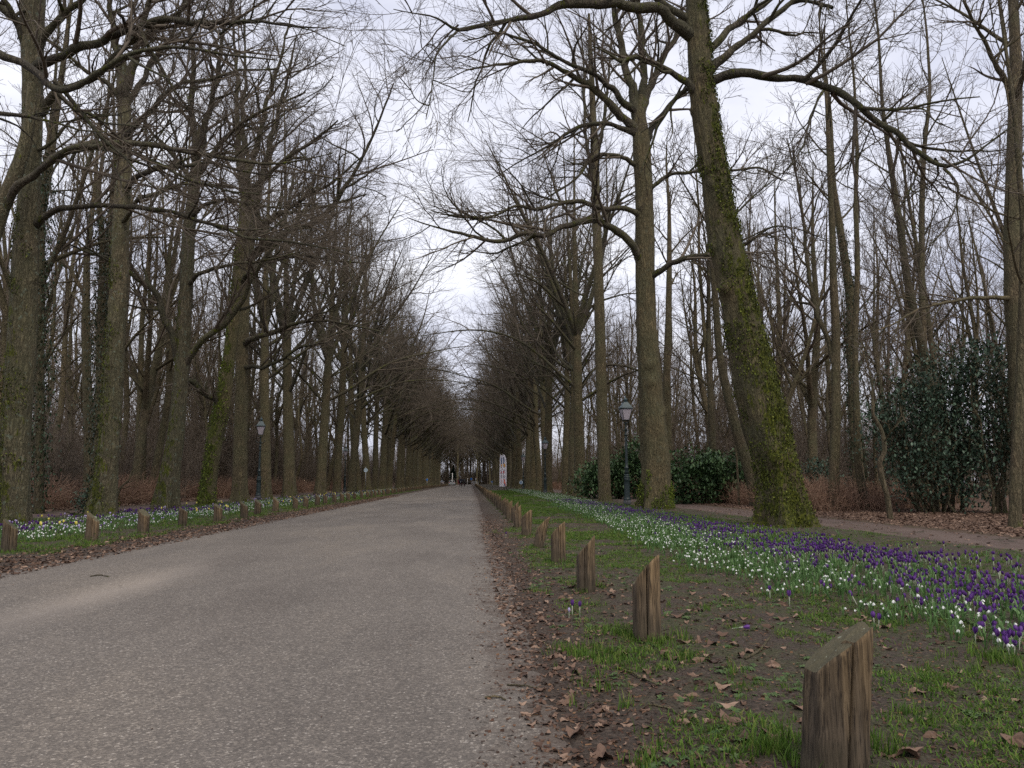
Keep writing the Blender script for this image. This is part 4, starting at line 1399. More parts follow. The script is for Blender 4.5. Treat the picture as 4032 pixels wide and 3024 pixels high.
b = at(1770, 1090, 36)
b[2] = 0
bush('laurel_bush', b, [(0, 0, 1.1, .9, .9, 1.1)], 1500, .15, 'holly', 'Low dark evergreen shrub just right of the massive mossy trunk', 65, 8)
b = at(186, 1098, 26)
b[2] = 0
bush('holly_bush', b, [(0, 0, .45, .45, .4, .45), (.25, 0, .8, .3, .3, .35)], 900, .08, 'holly', 'Small holly seedling shrub left of the moss-striped trunk', 66, 6)
# a dark conifer at the far end of the avenue
b = at(979, 1048, 215)
b[2] = 0
rt_ = empty('conifer', b, 'Small dark conifer beside the white pole at the avenue end', 'tree')
gg = np.random.default_rng(5)
n = 2600
hz = gg.random(n)
a_ = gg.uniform(0, 6.28, n)
rr = (1 - hz) * 1.3 * (.5 + .5 * gg.random(n)) * (.75 + .25 * np.sin(hz * 40))
V, Q = scatter(LEAF[0], LEAF[1], np.stack([np.cos(a_) * rr, np.sin(a_) * rr, 2.0 + hz * 3.4], 1), gg.uniform(0, 6.28, n), gg.uniform(.25, .5, n), gg.normal(size=n) * .6)
link('crown', make_mesh('crown', V, Q, M['conifer'], smooth=False), rt_)
mb = MB()
mb.lathe([(.16, 0), (.12, 2), (.05, 6)], 8)
mb.build('trunk', [M['bark']], rt_)


# ------------------------------------------------------------------ timber posts
def post_mesh(seed, w=.19, low=.34, high=.54, crack=True, tilt=0.0, mirror=False, steep=1.0, lean=(0, 0), ys=.03):
    gg = np.random.default_rng(seed)
    n = 40
    angs = list(np.linspace(0, 2 * np.pi, n, endpoint=False) + .03)
    ca = -math.pi / 2 + gg.uniform(-.3, .3)   # a drying crack facing the camera side
    if mirror:
        ca = -math.pi / 2 + gg.uniform(-.2, .5)
    if crack:
        angs = [a for a in angs if abs((a - ca + math.pi) % (2 * math.pi) - math.pi) > .10]
        angs += [ca - .055, ca - .02, ca, ca + .02, ca + .055]
    angs = np.array(sorted(a % (2 * math.pi) for a in angs))
    n = len(angs)
    rows = 26
    base = w / 2
    ph = gg.uniform(0, 6.28, 3)
    V = []
    sgn = -1 if mirror else 1
    for k in range(rows):
        f = k / (rows - 1)
        for a in angs:
            d = (a - ca + math.pi) % (2 * math.pi) - math.pi
            sq = 1 / (abs(math.cos(a)) ** 3.2 + abs(math.sin(a)) ** 3.2) ** (1 / 3.2)
            r = base * sq * (1 + .03 * math.sin(3 * a + ph[0]) + .02 * math.sin(7 * a + ph[1]))
            x, y = r * math.cos(a), r * math.sin(a)
            tt = (sgn * x / base + 1) / 2
            top = low + (high - low) * min(1, max(0, tt)) ** steep + .008 * math.sin(5 * y / base + ph[2]) - (0 if mirror else ys * y / base)
            z = -.12 + (top + .12) * f
            rr = 1 + .012 * math.sin(25 * f + a * 2 + ph[1]) + .02 * float(vnoise(np.array([a * 3, f * 3, seed * 1.0])))
            if k == 0:
                pass
            if f > .96:
                rr *= .985
            if crack and abs(d) < .03:
                cw = .4 if abs(d) < .01 else .86
                rr *= cw if f > .12 else 1
            V.append((x * rr + lean[0] * z, y * rr + lean[1] * z, z))
    Fc = []
    for k in range(rows - 1):
        for i in range(n):
            j = (i + 1) % n
            Fc.append((k * n + i, k * n + j, (k + 1) * n + j, (k + 1) * n + i))
    # sawn top
    c = len(V)
    ring = np.array(V[(rows - 1) * n:])
    m1 = ring.mean(0)
    mid = m1 + (ring - m1) * .5 + np.array([0, 0, .003])
    V += [tuple(p) for p in mid]
    V.append(tuple(m1 + np.array([0, 0, .004])))
    o = (rows - 1) * n
    for i in range(n):
        j = (i + 1) % n
        Fc.append((o + i, o + j, c + j, c + i))
        Fc.append((c + i, c + j, c + n))
    me = make_mesh('timber_post', np.array(V), Fc, M['wood'])
    sm = np.ones(len(Fc), bool)
    sm[(rows - 1) * n:] = False
    me.polygons.foreach_set('use_smooth', sm)
    return me


PG = 'slant-topped timber posts along the road'
RP = [(2.93, 1.345, 0), (5.41, 1.215, 0), (7.72, 1.14, 0), (10.5, 1.18, 0), (12.7, 1.10, 0)]
labsR = ['Large weathered timber post at the bottom right, lichen on its slanting top',
         'Second timber post from the right foreground, tall split with grass at its foot',
         'Third timber post from the camera on the right verge, beside three purple crocuses',
         'Fourth timber post from the camera on the right verge, cracked on its left',
         'Fifth timber post on the right verge, leaning and overlapping the fourth']
specs = [dict(seed=1, w=.21, low=.375, high=.545, lean=(.10, 0), steep=.75, ys=.012), dict(seed=2, w=.185, low=.36, high=.56, steep=.85), dict(seed=3, w=.18, low=.35, high=.54), dict(seed=4, w=.19, low=.35, high=.52), dict(seed=5, w=.17, low=.32, high=.50, lean=(.22, 0))]
post_feet = []
for (Y, X, _), lab, sp in zip(RP, labsR, specs):
    o = link('timber_post', post_mesh(**sp), None, (X, Y, float(hgt(X, Y))))
    tag(o, lab, 'post', PG)
    post_feet.append((X, Y))
pmR = [post_mesh(20 + i, w=.18 + .02 * (i % 2), low=.33 + .02 * (i % 3), high=.5 + .02 * (i % 3), crack=i % 2 == 0) for i in range(4)]
pmL = [post_mesh(30 + i, w=.2, low=.36, high=.5 + .02 * (i % 3), crack=i % 2 == 0, mirror=True) for i in range(4)]
g = np.random.default_rng(99)
y = 15.6
k = 6
while y < 190:
    X = 1.12 + g.normal() * .035
    o = link('timber_post', pmR[int(g.integers(4))], None, (X, y, float(hgt(X, y)) - .01))
    o.rotation_euler = (g.normal() * .03, g.normal() * .04, g.normal() * .15)
    lab = ('%s timber post on the right verge counting away from the camera' % ORD[k].capitalize()) if k <= 12 else 'Far timber post in the crowded receding line on the right verge'
    tag(o, lab, 'post', PG if k <= 12 else 'far posts of the right line')
    post_feet.append((X, y))
    y += 2.32 + g.normal() * .12
    k += 1
LP6 = [ground_at(*q_) for q_ in ((20, 1196), (190, 1174), (310, 1155), (398, 1140), (467, 1131), (525, 1123))]
LY = [float(q_[1]) for q_ in LP6] + [25.2, 27.6, 30.2, 32.3, 34.6, 36.9, 39.1, 41.4, 43.4, 45.6]
y = 48.4
while y < 190:
    LY.append(y)
    y += 2.35 + g.normal() * .15
for k, y in enumerate(LY):
    X = (float(LP6[k][0]) if k < 6 else -6.76) + g.normal() * .03 + (1.2 * float(sstep(100, 200, y)))
    o = link('timber_post', pmL[int(g.integers(4))], None, (X, y, float(hgt(X, y)) - .01))
    o.rotation_euler = (g.normal() * .03, g.normal() * .04, g.normal() * .2)
    s_ = g.uniform(.92, 1.03)
    o.scale = (1, 1, s_)
    lab = ('%s timber post from the left frame edge on the left verge' % ORD[k + 1].capitalize()) if k < 12 else 'Far timber post in the crowded receding line on the left verge'
    tag(o, lab, 'post', PG if k < 12 else 'far posts of the left line')
    post_feet.append((X, y))
post_feet = np.array(post_feet)


# ------------------------------------------------------------------ lamp posts
def lamp():
    r = empty('street_lamp', (0, 0, 0), '', 'street lamp', 'old-fashioned lamp posts beside the avenue')
    m = MB()
    m.lathe([(.17, 0), (.17, .22), (.155, .24)], 16)
    m.build('plinth', [M['lamp_stone']], r)
    m = MB()
    m.lathe([(.15, .24), (.165, .26), (.165, .30), (.14, .33), (.13, .40), (.13, .95), (.125, 1.12), (.14, 1.15), (.14, 1.18), (.115, 1.2), (.14, 1.24), (.14, 1.27), (.105, 1.3), (.12, 1.34), (.12, 1.37), (.09, 1.4)], 12)
    m.build('pedestal', [M['lamp_green']], r)
    m = MB()
    m.lathe([(.085, 1.4), (.095, 1.5), (.08, 1.6), (.105, 1.66), (.11, 1.69), (.07, 1.72), (.062, 1.9), (.05, 2.85), (.045, 2.9), (.075, 2.93), (.045, 2.97), (.075, 3.02), (.045, 3.06), (.05, 3.1), (.085, 3.14), (.085, 3.17), (.04, 3.22), (.038, 3.34), (.055, 3.37), (.06, 3.42), (.03, 3.47), (.03, 3.66), (.045, 3.7), (.03, 3.74)], 12)
    m.build('shaft', [M['lamp_green']], r)
    m = MB()
    for s_ in (-1, 1):
        m.tube([(0, 0, 3.38), (s_ * .08, 0, 3.36), (s_ * .17, 0, 3.37), (s_ * .24, 0, 3.42), (s_ * .27, 0, 3.48), (s_ * .245, 0, 3.52), (s_ * .215, 0, 3.50)], .014, 6)
        m.tube([(0, 0, 3.30), (s_ * .06, 0, 3.30), (s_ * .12, 0, 3.345), (s_ * .13, 0, 3.39)], .010, 6)
    m.build('ladder_bar', [M['lamp_green']], r)
    m = MB()
    for sx in (-1, 1):
        for sy in (-1, 1):
            m.tube([(0, 0, 3.62), (sx * .05, sy * .05, 3.66), (sx * .11, sy * .11, 3.75), (sx * .115, sy * .115, 3.82)], .011, 6)
    m.build('lantern_bracket', [M['lamp_green']], r)
    # lantern: widening upward
    zb, zt, wb, wt = 3.82, 4.33, .125, .235
    m = MB()
    cr = [(-1, -1), (1, -1), (1, 1), (-1, 1)]
    for sx, sy in cr:
        m.tube([(sx * wb, sy * wb, zb), (sx * wt, sy * wt, zt)], .014, 5)
    for z, w in ((zb, wb), (zt, wt)):
        for i in range(4):
            a, b_ = cr[i], cr[(i + 1) % 4]
            m.tube([(a[0] * w, a[1] * w, z), (b_[0] * w, b_[1] * w, z)], .016 if z == zb else .022, 5)
    fr = m.build('lantern_frame', [M['lamp_green']], r)
    for i in range(4):
        a, b_ = cr[i], cr[(i + 1) % 4]
        m = MB()
        e = .96
        V = [(a[0] * wb * e, a[1] * wb * e, zb), (b_[0] * wb * e, b_[1] * wb * e, zb), (b_[0] * wt * e, b_[1] * wt * e, zt), (a[0] * wt * e, a[1] * wt * e, zt)]
        V2 = [(x * .97, y * .97, z) for x, y, z in V]
        m.add(V + V2, [(0, 1, 2, 3), (7, 6, 5, 4), (0, 4, 5, 1), (1, 5, 6, 2), (2, 6, 7, 3), (3, 7, 4, 0)])
        m.build('glass_pane', [M['lamp_glass']], fr, smooth=False)
    m = MB()
    rs = math.sqrt(2)
    m.lathe([(.255 * rs, 4.34), (.262 * rs, 4.36), (.25 * rs, 4.38), (.19 * rs, 4.47), (.135 * rs, 4.56), (.10 * rs, 4.62), (.10 * rs, 4.65)], 4, phase=math.pi / 4)
    rf = m.build('lantern_roof', [M['lamp_roof']], r, smooth=False)
    m = MB()
    m.lathe([(.06, 4.65), (.055, 4.68), (.095, 4.73), (.10, 4.76), (.06, 4.79), (.03, 4.83), (.018, 4.86), (.02, 4.89), (.005, 4.93)], 12)
    m.build('finial', [M['lamp_roof']], rf)
    return r


L0 = lamp()
LAMPS = [(1355, 34.3, 'Nearest right-hand green lamp post, between slender trunk and stout tree', 0.0), (1178, 66, 'Second right-hand lamp post, farther along the right row', .1), (1130.5, 103, 'Tiny third right-hand lamp post beside the round sign', .2),
         (557, 46.5, 'Nearest left-hand lamp post, standing against dark trunks', .1), (743.5, 84, 'Smaller second left-hand lamp post farther along the left row', .15)]
for i, (u, Y, lab, rz) in enumerate(LAMPS):
    o = L0 if i == 0 else copy_tree(L0)
    p = at(u, 1090, Y)
    o.location = (p[0], Y, .02)
    o.rotation_euler[2] = rz + .12
    o['label'] = lab


# ------------------------------------------------------------------ feather flags, signs, far details
def feather(u, Y, lab, seed, H=4.55, flip=False):
    p = at(u, 1052, Y)
    r = empty('feather_flag', (p[0], Y, 0), lab, 'flag', 'feather flags beside the far verge')
    r.rotation_euler[2] = .12
    m = MB()
    m.tube([(.55, 0, .0), (.55, 0, 2.6), (.53, 0, 3.4), (.45, 0, 4.0), (.28, 0, 4.4), (.05, 0, H)], [.028, .02, .016, .013, .01, .007], 6)
    m.build('pole', [M['black']], r)
    m = MB()
    m.box((.55, 0, .02), (.5, .5, .04))
    m.build('foot', [M['black']], r)
    # cloth outline
    right = [(.52, .5), (.52, 1.2), (.52, 2.0), (.52, 2.8), (.50, 3.4), (.42, 3.95), (.27, 4.32), (.06, H - .03)]
    left = [(-.10, .42), (-.10, 1.2), (-.09, 2.0), (-.08, 2.8), (-.07, 3.4), (-.05, 3.95), (-.03, 4.32), (.0, H - .04)]
    V = []
    for (xr, zr), (xl, zl) in zip(right, left):
        for k in range(5):
            f = k / 4
            V.append((xl + (xr - xl) * f, .035 * math.sin(f * 5 + zr * 1.5 + seed), zl + (zr - zl) * f))
    n = len(V)
    V += [(x, y + .012, z) for x, y, z in V]
    Fc = []
    for i in range(7):
        for k in range(4):
            a = i * 5 + k
            Fc.append((a, a + 1, a + 6, a + 5))
            Fc.append((n + a + 5, n + a + 6, n + a + 1, n + a))
    m = MB()
    m.add(V, Fc)
    cl = m.build('cloth', [M['flag_cloth']], r)

    def art(pts, mat, nm):
        mm = MB()
        k = len(pts)
        mm.add([(x, -.05, z) for x, z in pts] + [(x, -.044, z) for x, z in pts], [tuple(range(k)), tuple(range(k, 2 * k))[::-1]] + [(i, (i + 1) % k + 0, (i + 1) % k + k, i + k)[::-1] for i in range(k)])
        mm.build(nm, [M[mat]], cl, smooth=False)
    art([(.06, 4.15), (.11, 4.0), (.14, 4.15), (.19, 4.12), (.18, 3.9), (.24, 3.65), (.19, 3.35), (.10, 3.2), (.04, 3.25), (.12, 3.5), (.08, 3.8)], 'ink_blue', 'printed_figure')
    art([(.06, 3.22), (.18, 3.3), (.30, 3.2), (.34, 2.98), (.26, 2.8), (.14, 2.95)], 'ink_orange', 'printed_shape')
    art([(.15 + .09 * math.cos(t), 2.22 + .16 * math.sin(t)) for t in np.linspace(0, 6.28, 13)[:-1]], 'ink_red', 'printed_ring')
    mm = MB()
    for z, w in ((2.5, .2), (2.44, .24), (1.9, .12), (1.84, .2), (1.72, .26), (1.66, .3), (1.55, .24)):
        mm.box((.08 + w / 2, -.048, z), (w, .006, .025))
    mm.build('printed_text', [M['ink_dark']], cl, smooth=False)
    art([(.10, 1.35), (.2, 1.42), (.3, 1.3), (.36, 1.05), (.40, .8), (.3, .72), (.2, .75), (.14, .95), (.16, 1.15)], 'ink_coral', 'printed_figure')
    art([(.2, .78), (.28, .78), (.27, .52), (.19, .5)], 'ink_blue', 'printed_figure')
    art([(.32, .76), (.4, .78), (.43, .56), (.36, .54)], 'ink_red', 'printed_figure')
    return r


feather(1080.5, 99, 'Left of two white feather flags, its right half overlapped', 0, H=4.55)
feather(1085.5, 95.5, 'Right-hand white feather flag overlapping the other, blue and orange print', 1, H=4.45)


def disc_sign(u, Y, z, rad, lab, mats=('sign_pale', 'sign_blue'), cat='sign', fig=True, rz=0):
    p = at(u, 1050, Y)
    r = empty('round_sign', (p[0], Y, 0), lab, cat, rz=rz)
    m = MB()
    m.lathe([(.03, -.1), (.03, z + rad + .12)], 8)
    m.build('pole', [M['steel']], r)
    m = MB()
    t = np.linspace(0, 2 * np.pi, 25)[:-1]
    k = 24
    V = [(rad * math.cos(a), -.045, z + rad * math.sin(a)) for a in t] + [(rad * math.cos(a), -.033, z + rad * math.sin(a)) for a in t]
    m.add(V, [tuple(range(k)), tuple(range(k, 2 * k))[::-1]] + [(i + k, (i + 1) % k + k, (i + 1) % k, i) for i in range(k)])
    d = m.build('disc', [M[mats[0]]], r, smooth=False)
    if fig:
        m = MB()
        for dx in (-.075, .055):
            m.box((dx, -.05, z - .03), (rad * .22, .006, rad * .75))
            m.box((dx, -.05, z + rad * .52), (rad * .2, .006, rad * .22))
            m.box((dx - .03, -.05, z - rad * .6), (rad * .1, .006, rad * .4))
            m.box((dx + .03, -.05, z - rad * .6), (rad * .1, .006, rad * .4))
        m.build('pictogram', [M[mats[1]]], d, smooth=False)
    return r


disc_sign(1125.5, 98, .95, .24, 'Low round pale blue sign on a stake by the third right lamp')
disc_sign(1063, 120, 1.0, .12, 'Tiny blue-tipped marker sign in the verge left of the feather flags', ('sign_blue', 'white_paint'), fig=False)
disc_sign(922.5, 118, 1.35, .16, 'Small blue sign on a pole among the far left trunks', ('sign_blue', 'white_paint'), fig=False)
disc_sign(789.5, 78, 2.2, .2, 'Pale sign glimpsed between trunks of the left row', ('sign_pale', 'sign_blue'), fig=False)
disc_sign(1018, 232, 1.8, .32, 'Blue and white disc sign above the white railing at the avenue end', ('sign_blue', 'white_paint'), fig=False)


def railing():
    a = at(1018, 1043, 238)
    b = at(1033, 1043, 232)
    r = empty('white_railing', (a[0], a[1], 0), 'White railing at the far end of the avenue beside the crossing road', 'railing')
    d = (b - a)
    n = 5
    for i in range(n):
        m = MB()
        f = i / (n - 1)
        m.box((d[0] * f, d[1] * f, .5), (.09, .09, 1.0))
        m.build('post', [M['white_paint']], r, smooth=False)
    for z in (.5, .9):
        m = MB()
        m.tube([(0, -.06, z), (d[0], d[1] - .06, z)], .04, 6)
        m.build('rail', [M['white_paint']], r)


railing()
p = at(1010, 1043, 230)
r = empty('direction_post', (p[0], 230, 0), 'Thin white T-topped post left of the white railing', 'sign')
m = MB()
m.lathe([(.07, 0), (.06, 1.85)], 8)
m.build('pole', [M['white_paint']], r)
m = MB()
m.box((0, 0, 1.93), (.35, .08, .16))
m.build('board', [M['white_paint']], r, smooth=False)
p = at(977, 1048, 200)
r = empty('white_pole', (p[0], 200, 0), 'Tall white pole left of the cyclists near the dark conifer', 'pole')
m = MB()
m.lathe([(.11, 0), (.10, 3.2)], 10)
m.build('shaft', [M['white_paint']], r)
m = MB()
m.box((-.18, 0, 1.35), (.16, .06, .3))
m.build('small_plate', [M['white_paint']], r, smooth=False)
p = at(1028, 1043, 228)
r = empty('warning_sign', (p[0], 228, 0), 'Red-topped white sign above the white railing', 'sign')
m = MB()
m.lathe([(.03, 0), (.03, 1.9)], 6)
m.build('pole', [M['steel']], r)
m = MB()
m.box((0, -.04, 1.8), (.3, .02, .35))
m.box((0, -.055, 2.05), (.3, .02, .14), 1)
m.build('board', [M['white_paint'], M['ink_red']], r, smooth=False)


# parked silver car at the far end left (only its small pale shape shows)
def car(u, Y, lab):
    p = at(u, 1046, Y)
    r = empty('parked_car', (p[0], Y, 0), lab, 'car')
    m = MB()
    prof = [(-.85, .3), (-.85, .75), (-.78, .9), (-.62, 1.38), (.62, 1.38), (.78, .9), (.85, .75), (.85, .3)]
    k = len(prof)
    m.add([(x, 0, z) for x, z in prof] + [(x * .98, 4.0, z * .97) for x, z in prof], [tuple(range(k)), tuple(range(k, 2 * k))[::-1]] + [(i + k, (i + 1) % k + k, (i + 1) % k, i) for i in range(k)])
    m.build('body', [simple('car_paint', (.34, .37, .38), .3, .5)], r, smooth=False)
    m = MB()
    m.add([(-.68, -.01, .92), (.68, -.01, .92), (.56, -.01, 1.3), (-.56, -.01, 1.3)], [(0, 1, 2, 3)])
    m.build('window', [M['glass_dark']], r, smooth=False)
    for sx in (-.7, .7):
        for yy in (.7, 3.2):
            m = MB()
            V = []
            t = np.linspace(0, 2 * np.pi, 15)[:-1]
            V = [(sx - .1, yy + .31 * math.cos(a), .31 + .31 * math.sin(a)) for a in t] + [(sx + .1, yy + .31 * math.cos(a), .31 + .31 * math.sin(a)) for a in t]
            m.add(V, [tuple(range(14)), tuple(range(14, 28))[::-1]] + [(i + 14, (i + 1) % 14 + 14, (i + 1) % 14, i) for i in range(14)])
            m.build('wheel', [M['black']], r)
        m = MB()
        m.box((sx * .9, -.02, .8), (.22, .03, .12))
        m.build('tail_light', [M['ink_red']], r, smooth=False)


car(976, 206, 'Small pale grey car half seen below the white pole')


# ------------------------------------------------------------------ people
def skin_obj(name, joints, edges, mat, parent, sub=1):
    me = bpy.data.meshes.new(name)
    me.from_pydata([j[:3] for j in joints], edges, [])
    me.materials.append(mat)
    o = link(name, me, parent)
    o.modifiers.new('skin', 'SKIN')
    for i, j in enumerate(joints):
        me.skin_vertices[0].data[i].radius = (j[3], j[4] if len(j) > 4 else j[3])
    me.skin_vertices[0].data[0].use_root = True
    s_ = o.modifiers.new('sub', 'SUBSURF')
    s_.levels = s_.render_levels = sub
    for p_ in me.polygons:
        p_.use_smooth = True
    return o


def head_hair(parent, x, y, z, hairm='hair'):
    m = MB()
    m.lathe([(.02, -.125), (.055, -.10), (.072, -.03), (.078, .03), (.066, .09), (.03, .12)], 12, (x, y, z))
    m.box((x, y + .085, z - .01), (.022, .03, .04), taper=.6)   # nose
    for s_ in (-1, 1):
        m.box((x + s_ * .08, y, z), (.015, .035, .055))
    m.build('head', [M['skin']], parent)
    m = MB()
    m.lathe([(.075, -.05), (.087, .02), (.08, .08), (.05, .125), (.01, .14)], 12, (x, y - .018, z))
    m.build('hair', [M[hairm]], parent)


def cyclist(u, Y, lab, jacket, lean=0.0):
    p = at(u, 1050, Y)
    b = empty('bicycle', (p[0], Y, 0), 'Dark bicycle ' + lab[1], 'bicycle')
    for yy in (-.52, .52):
        m = MB()
        m.tube([(0, yy + .33 * math.cos(a), .34 + .33 * math.sin(a)) for a in np.linspace(0, 2 * math.pi, 25)], .018, 6)
        for a in np.linspace(0, math.pi, 7)[:-1]:
            m.tube([(0, yy + .32 * math.cos(a), .34 + .32 * math.sin(a)), (0, yy - .32 * math.cos(a), .34 - .32 * math.sin(a))], .003, 3)
        m.build('wheel', [M['black']], b)
    m = MB()
    for a, c in (((0, -.52, .34), (0, -.05, .30)), ((0, -.52, .34), (0, -.2, .82)), ((0, -.05, .30), (0, -.22, .92)), ((0, -.05, .30), (0, .36, .78)), ((0, -.2, .78), (0, .33, .88)), ((0, .52, .34), (0, .36, .78)), ((0, .36, .78), (0, .3, 1.02))):
        m.tube([a, c], .018, 6)
    m.build('frame', [M['black']], b)
    m = MB()
    m.tube([(-.28, .12, 1.05), (-.2, .26, 1.08), (0, .3, 1.04), (.2, .26, 1.08), (.28, .12, 1.05)], .014, 6)
    m.build('handlebar', [M['steel']], b)
    m = MB()
    m.box((0, -.25, .94), (.17, .26, .06), taper=.7)
    m.build('saddle', [M['black']], b)
    m = MB()
    m.box((0, -.55, .56), (.1, .06, .08))
    m.build('rear_light', [M['ink_red']], b)
    r = empty('person', (p[0], Y, 0), lab[0], 'person')
    J = [(0, -.22, 1.02, .15, .12), (0, -.12, 1.25, .15, .11), (0, -.02, 1.47, .18, .11), (0, .02, 1.56, .06), (0, .04, 1.66, .055),
         (-.19, -.02, 1.48, .06), (-.26, .04, 1.24, .05), (-.26, .14, 1.09, .035), (.19, -.02, 1.48, .06), (.26, .04, 1.24, .05), (.26, .14, 1.09, .035),
         (-.10, -.2, .97, .10), (-.11, .16, .78, .075), (-.11, .02, .36, .05), (-.11, .14, .28, .04),
         (.10, -.2, .97, .10), (.11, .12, .62, .075), (.11, -.08, .26, .05), (.11, .04, .15, .04)]
    E = [(0, 1), (1, 2), (2, 3), (3, 4), (2, 5), (5, 6), (6, 7), (2, 8), (8, 9), (9, 10), (0, 11), (11, 12), (12, 13), (13, 14), (0, 15), (15, 16), (16, 17), (17, 18)]
    skin_obj('body', J, E, M[jacket], r, 2)
    head_hair(r, 0, .04, 1.78)
    for s_ in (-1, 1):
        m = MB()
        for k in range(4):
            m.tube([(s_ * .262 - .03 + k * .02, .15, 1.085), (s_ * .262 - .03 + k * .02, .185, 1.075), (s_ * .262 - .03 + k * .02, .195, 1.045 + .004 * k)], .009, 5)
        m.tube([(s_ * .235, .13, 1.08), (s_ * .215, .155, 1.06), (s_ * .225, .175, 1.045)], .010, 5)
        m.build('hand', [M['skin']], r)
    b.rotation_euler[2] = r.rotation_euler[2] = lean


cyclist(997.0, 150, ('Person in dark jacket cycling away, left and nearest of the riders', 'under the left of the two nearest riders'), 'navy', .05)
cyclist(1003.3, 158, ('Person in black cycling away on the right', 'under the right-hand rider'), 'black', -.04)
cyclist(992.6, 172, ('Person cycling farther ahead, mostly hidden behind the left rider', 'farther ahead, mostly hidden behind the left rider'), 'navy', .03)


def walker(u, Y, lab, top, leg):
    p = at(u, 1046, Y)
    r = empty('person', (p[0], Y, 0), lab, 'person')
    J = [(0, 0, .95, .15, .11), (0, 0, 1.2, .15, .11), (0, 0, 1.4, .18, .11), (0, .01, 1.5, .06), (0, .01, 1.56, .05),
         (-.2, 0, 1.4, .06), (-.26, -.02, 1.13, .05), (-.25, .05, .88, .035), (.2, 0, 1.4, .06), (.26, 0, 1.13, .05), (.25, .06, .88, .035),
         (-.09, 0, .88, .09), (-.1, .08, .48, .065), (-.1, .0, .09, .045), (-.1, .12, .04, .04),
         (.09, 0, .88, .09), (.1, -.04, .48, .065), (.1, -.2, .1, .045), (.1, -.1, .04, .04)]
    E = [(0, 1), (1, 2), (2, 3), (3, 4), (2, 5), (5, 6), (6, 7), (2, 8), (8, 9), (9, 10), (0, 11), (11, 12), (12, 13), (13, 14), (0, 15), (15, 16), (16, 17), (17, 18)]
    skin_obj('body', J, E, M[top], r, 2)
    head_hair(r, 0, .01, 1.66)


walker(989.8, 236, 'Person in a red jacket on foot at the far end, left of the riders', 'maroon', 'navy')

# pale house glimpsed through the right wood
p = at(1772, 1040, 100)
r = empty('house', (p[0], 100, 0), 'Pale brick house glimpsed through trunks right of the massive mossy tree', 'house')
m = MB()
m.box((0, 4, 2.4), (9, 8, 4.8))
m.build('wall', [M['brickpale']], r, smooth=False)
m = MB()
m.add([(-4.9, -.4, 4.8), (4.9, -.4, 4.8), (4.9, 8.4, 4.8), (-4.9, 8.4, 4.8), (-4.9, 4, 7.4), (4.9, 4, 7.4)], [(0, 1, 5, 4), (2, 3, 4, 5), (1, 2, 5), (3, 0, 4), (3, 2, 1, 0)])
m.build('roof', [M['rooftile']], r, smooth=False)
for x in (-2.8, 0, 2.8):
    m = MB()
    m.box((x, -.01, 2.2), (1.2, .08, 1.3))
    w_ = m.build('window', [M['white_paint']], r, smooth=False)
    m = MB()
    m.box((x, -.06, 2.2), (1.0, .03, 1.1))
    m.build('pane', [M['glass_dark']], w_, smooth=False)


# ------------------------------------------------------------------ ground cover
def blade_tuft(seed, n=12, h=.08, w=.004, spread=.03, K=3, curl=.5):
    gg = np.random.default_rng(seed)
    V, Q = [], []
    for i in range(n):
        a = gg.uniform(0, 6.28)
        b0 = gg.normal(size=2) * spread
        hh = h * gg.uniform(.5, 1.2)
        out = hh * curl * gg.uniform(.3, 1.2)
        o = len(V)
        for k in range(K + 1):
            f = k / K
            c = np.array([b0[0] + math.cos(a) * out * f * f, b0[1] + math.sin(a) * out * f * f, hh * f * (1 - .25 * curl * f)])
            ww = w * (1 - f * .85)
            V.append(c + np.array([-math.sin(a), math.cos(a), 0]) * ww)
            V.append(c - np.array([-math.sin(a), math.cos(a), 0]) * ww)
        for k in range(K):
            Q.append((o + 2 * k, o + 2 * k + 1, o + 2 * k + 3, o + 2 * k + 2))
    return np.array(V), np.array(Q)


def pick(n, x0, x1, y0, y1, seed, ypow=1.6, f=None):
    gg = np.random.default_rng(seed)
    y = y0 + (y1 - y0) * gg.random(n) ** ypow
    x = gg.uniform(x0, x1, n)
    k = in_view(np.stack([x, y, x * 0], 1), 40)
    x, y = x[k], y[k]
    if f is not None:
        k = f(x, y, gg)
        x, y = x[k], y[k]
    return np.stack([x, y, hgt(x, y)], 1), gg


def scat(tpls, pos, gg, s0, s1, tilt=.1, sink=0.0):
    parts = []
    idx = gg.integers(0, len(tpls), len(pos))
    for t, (V, Q) in enumerate(tpls):
        p = pos[idx == t].copy()
        if not len(p):
            continue
        p[:, 2] -= sink
        parts.append(scatter(V, Q, p, gg.uniform(0, 6.28, len(p)), gg.uniform(s0, s1, len(p)), gg.normal(size=len(p)) * tilt))
    return join(parts)


GT = [blade_tuft(1), blade_tuft(2, 10, .07), blade_tuft(3, 16, .06, .0035, .04)]
GS = [blade_tuft(4, 14, .025, .003, .03, 2, 1.0), blade_tuft(5, 12, .02, .003, .035, 2, 1.2)]


def patchy(thr, sc=1.3, seed=41):
    def f(x, y, gg):
        return (noise2(x, y, sc, seed, 3) + gg.normal(size=len(x)) * .12 > thr) & ~on_path(x, y)
    return f


parts = []
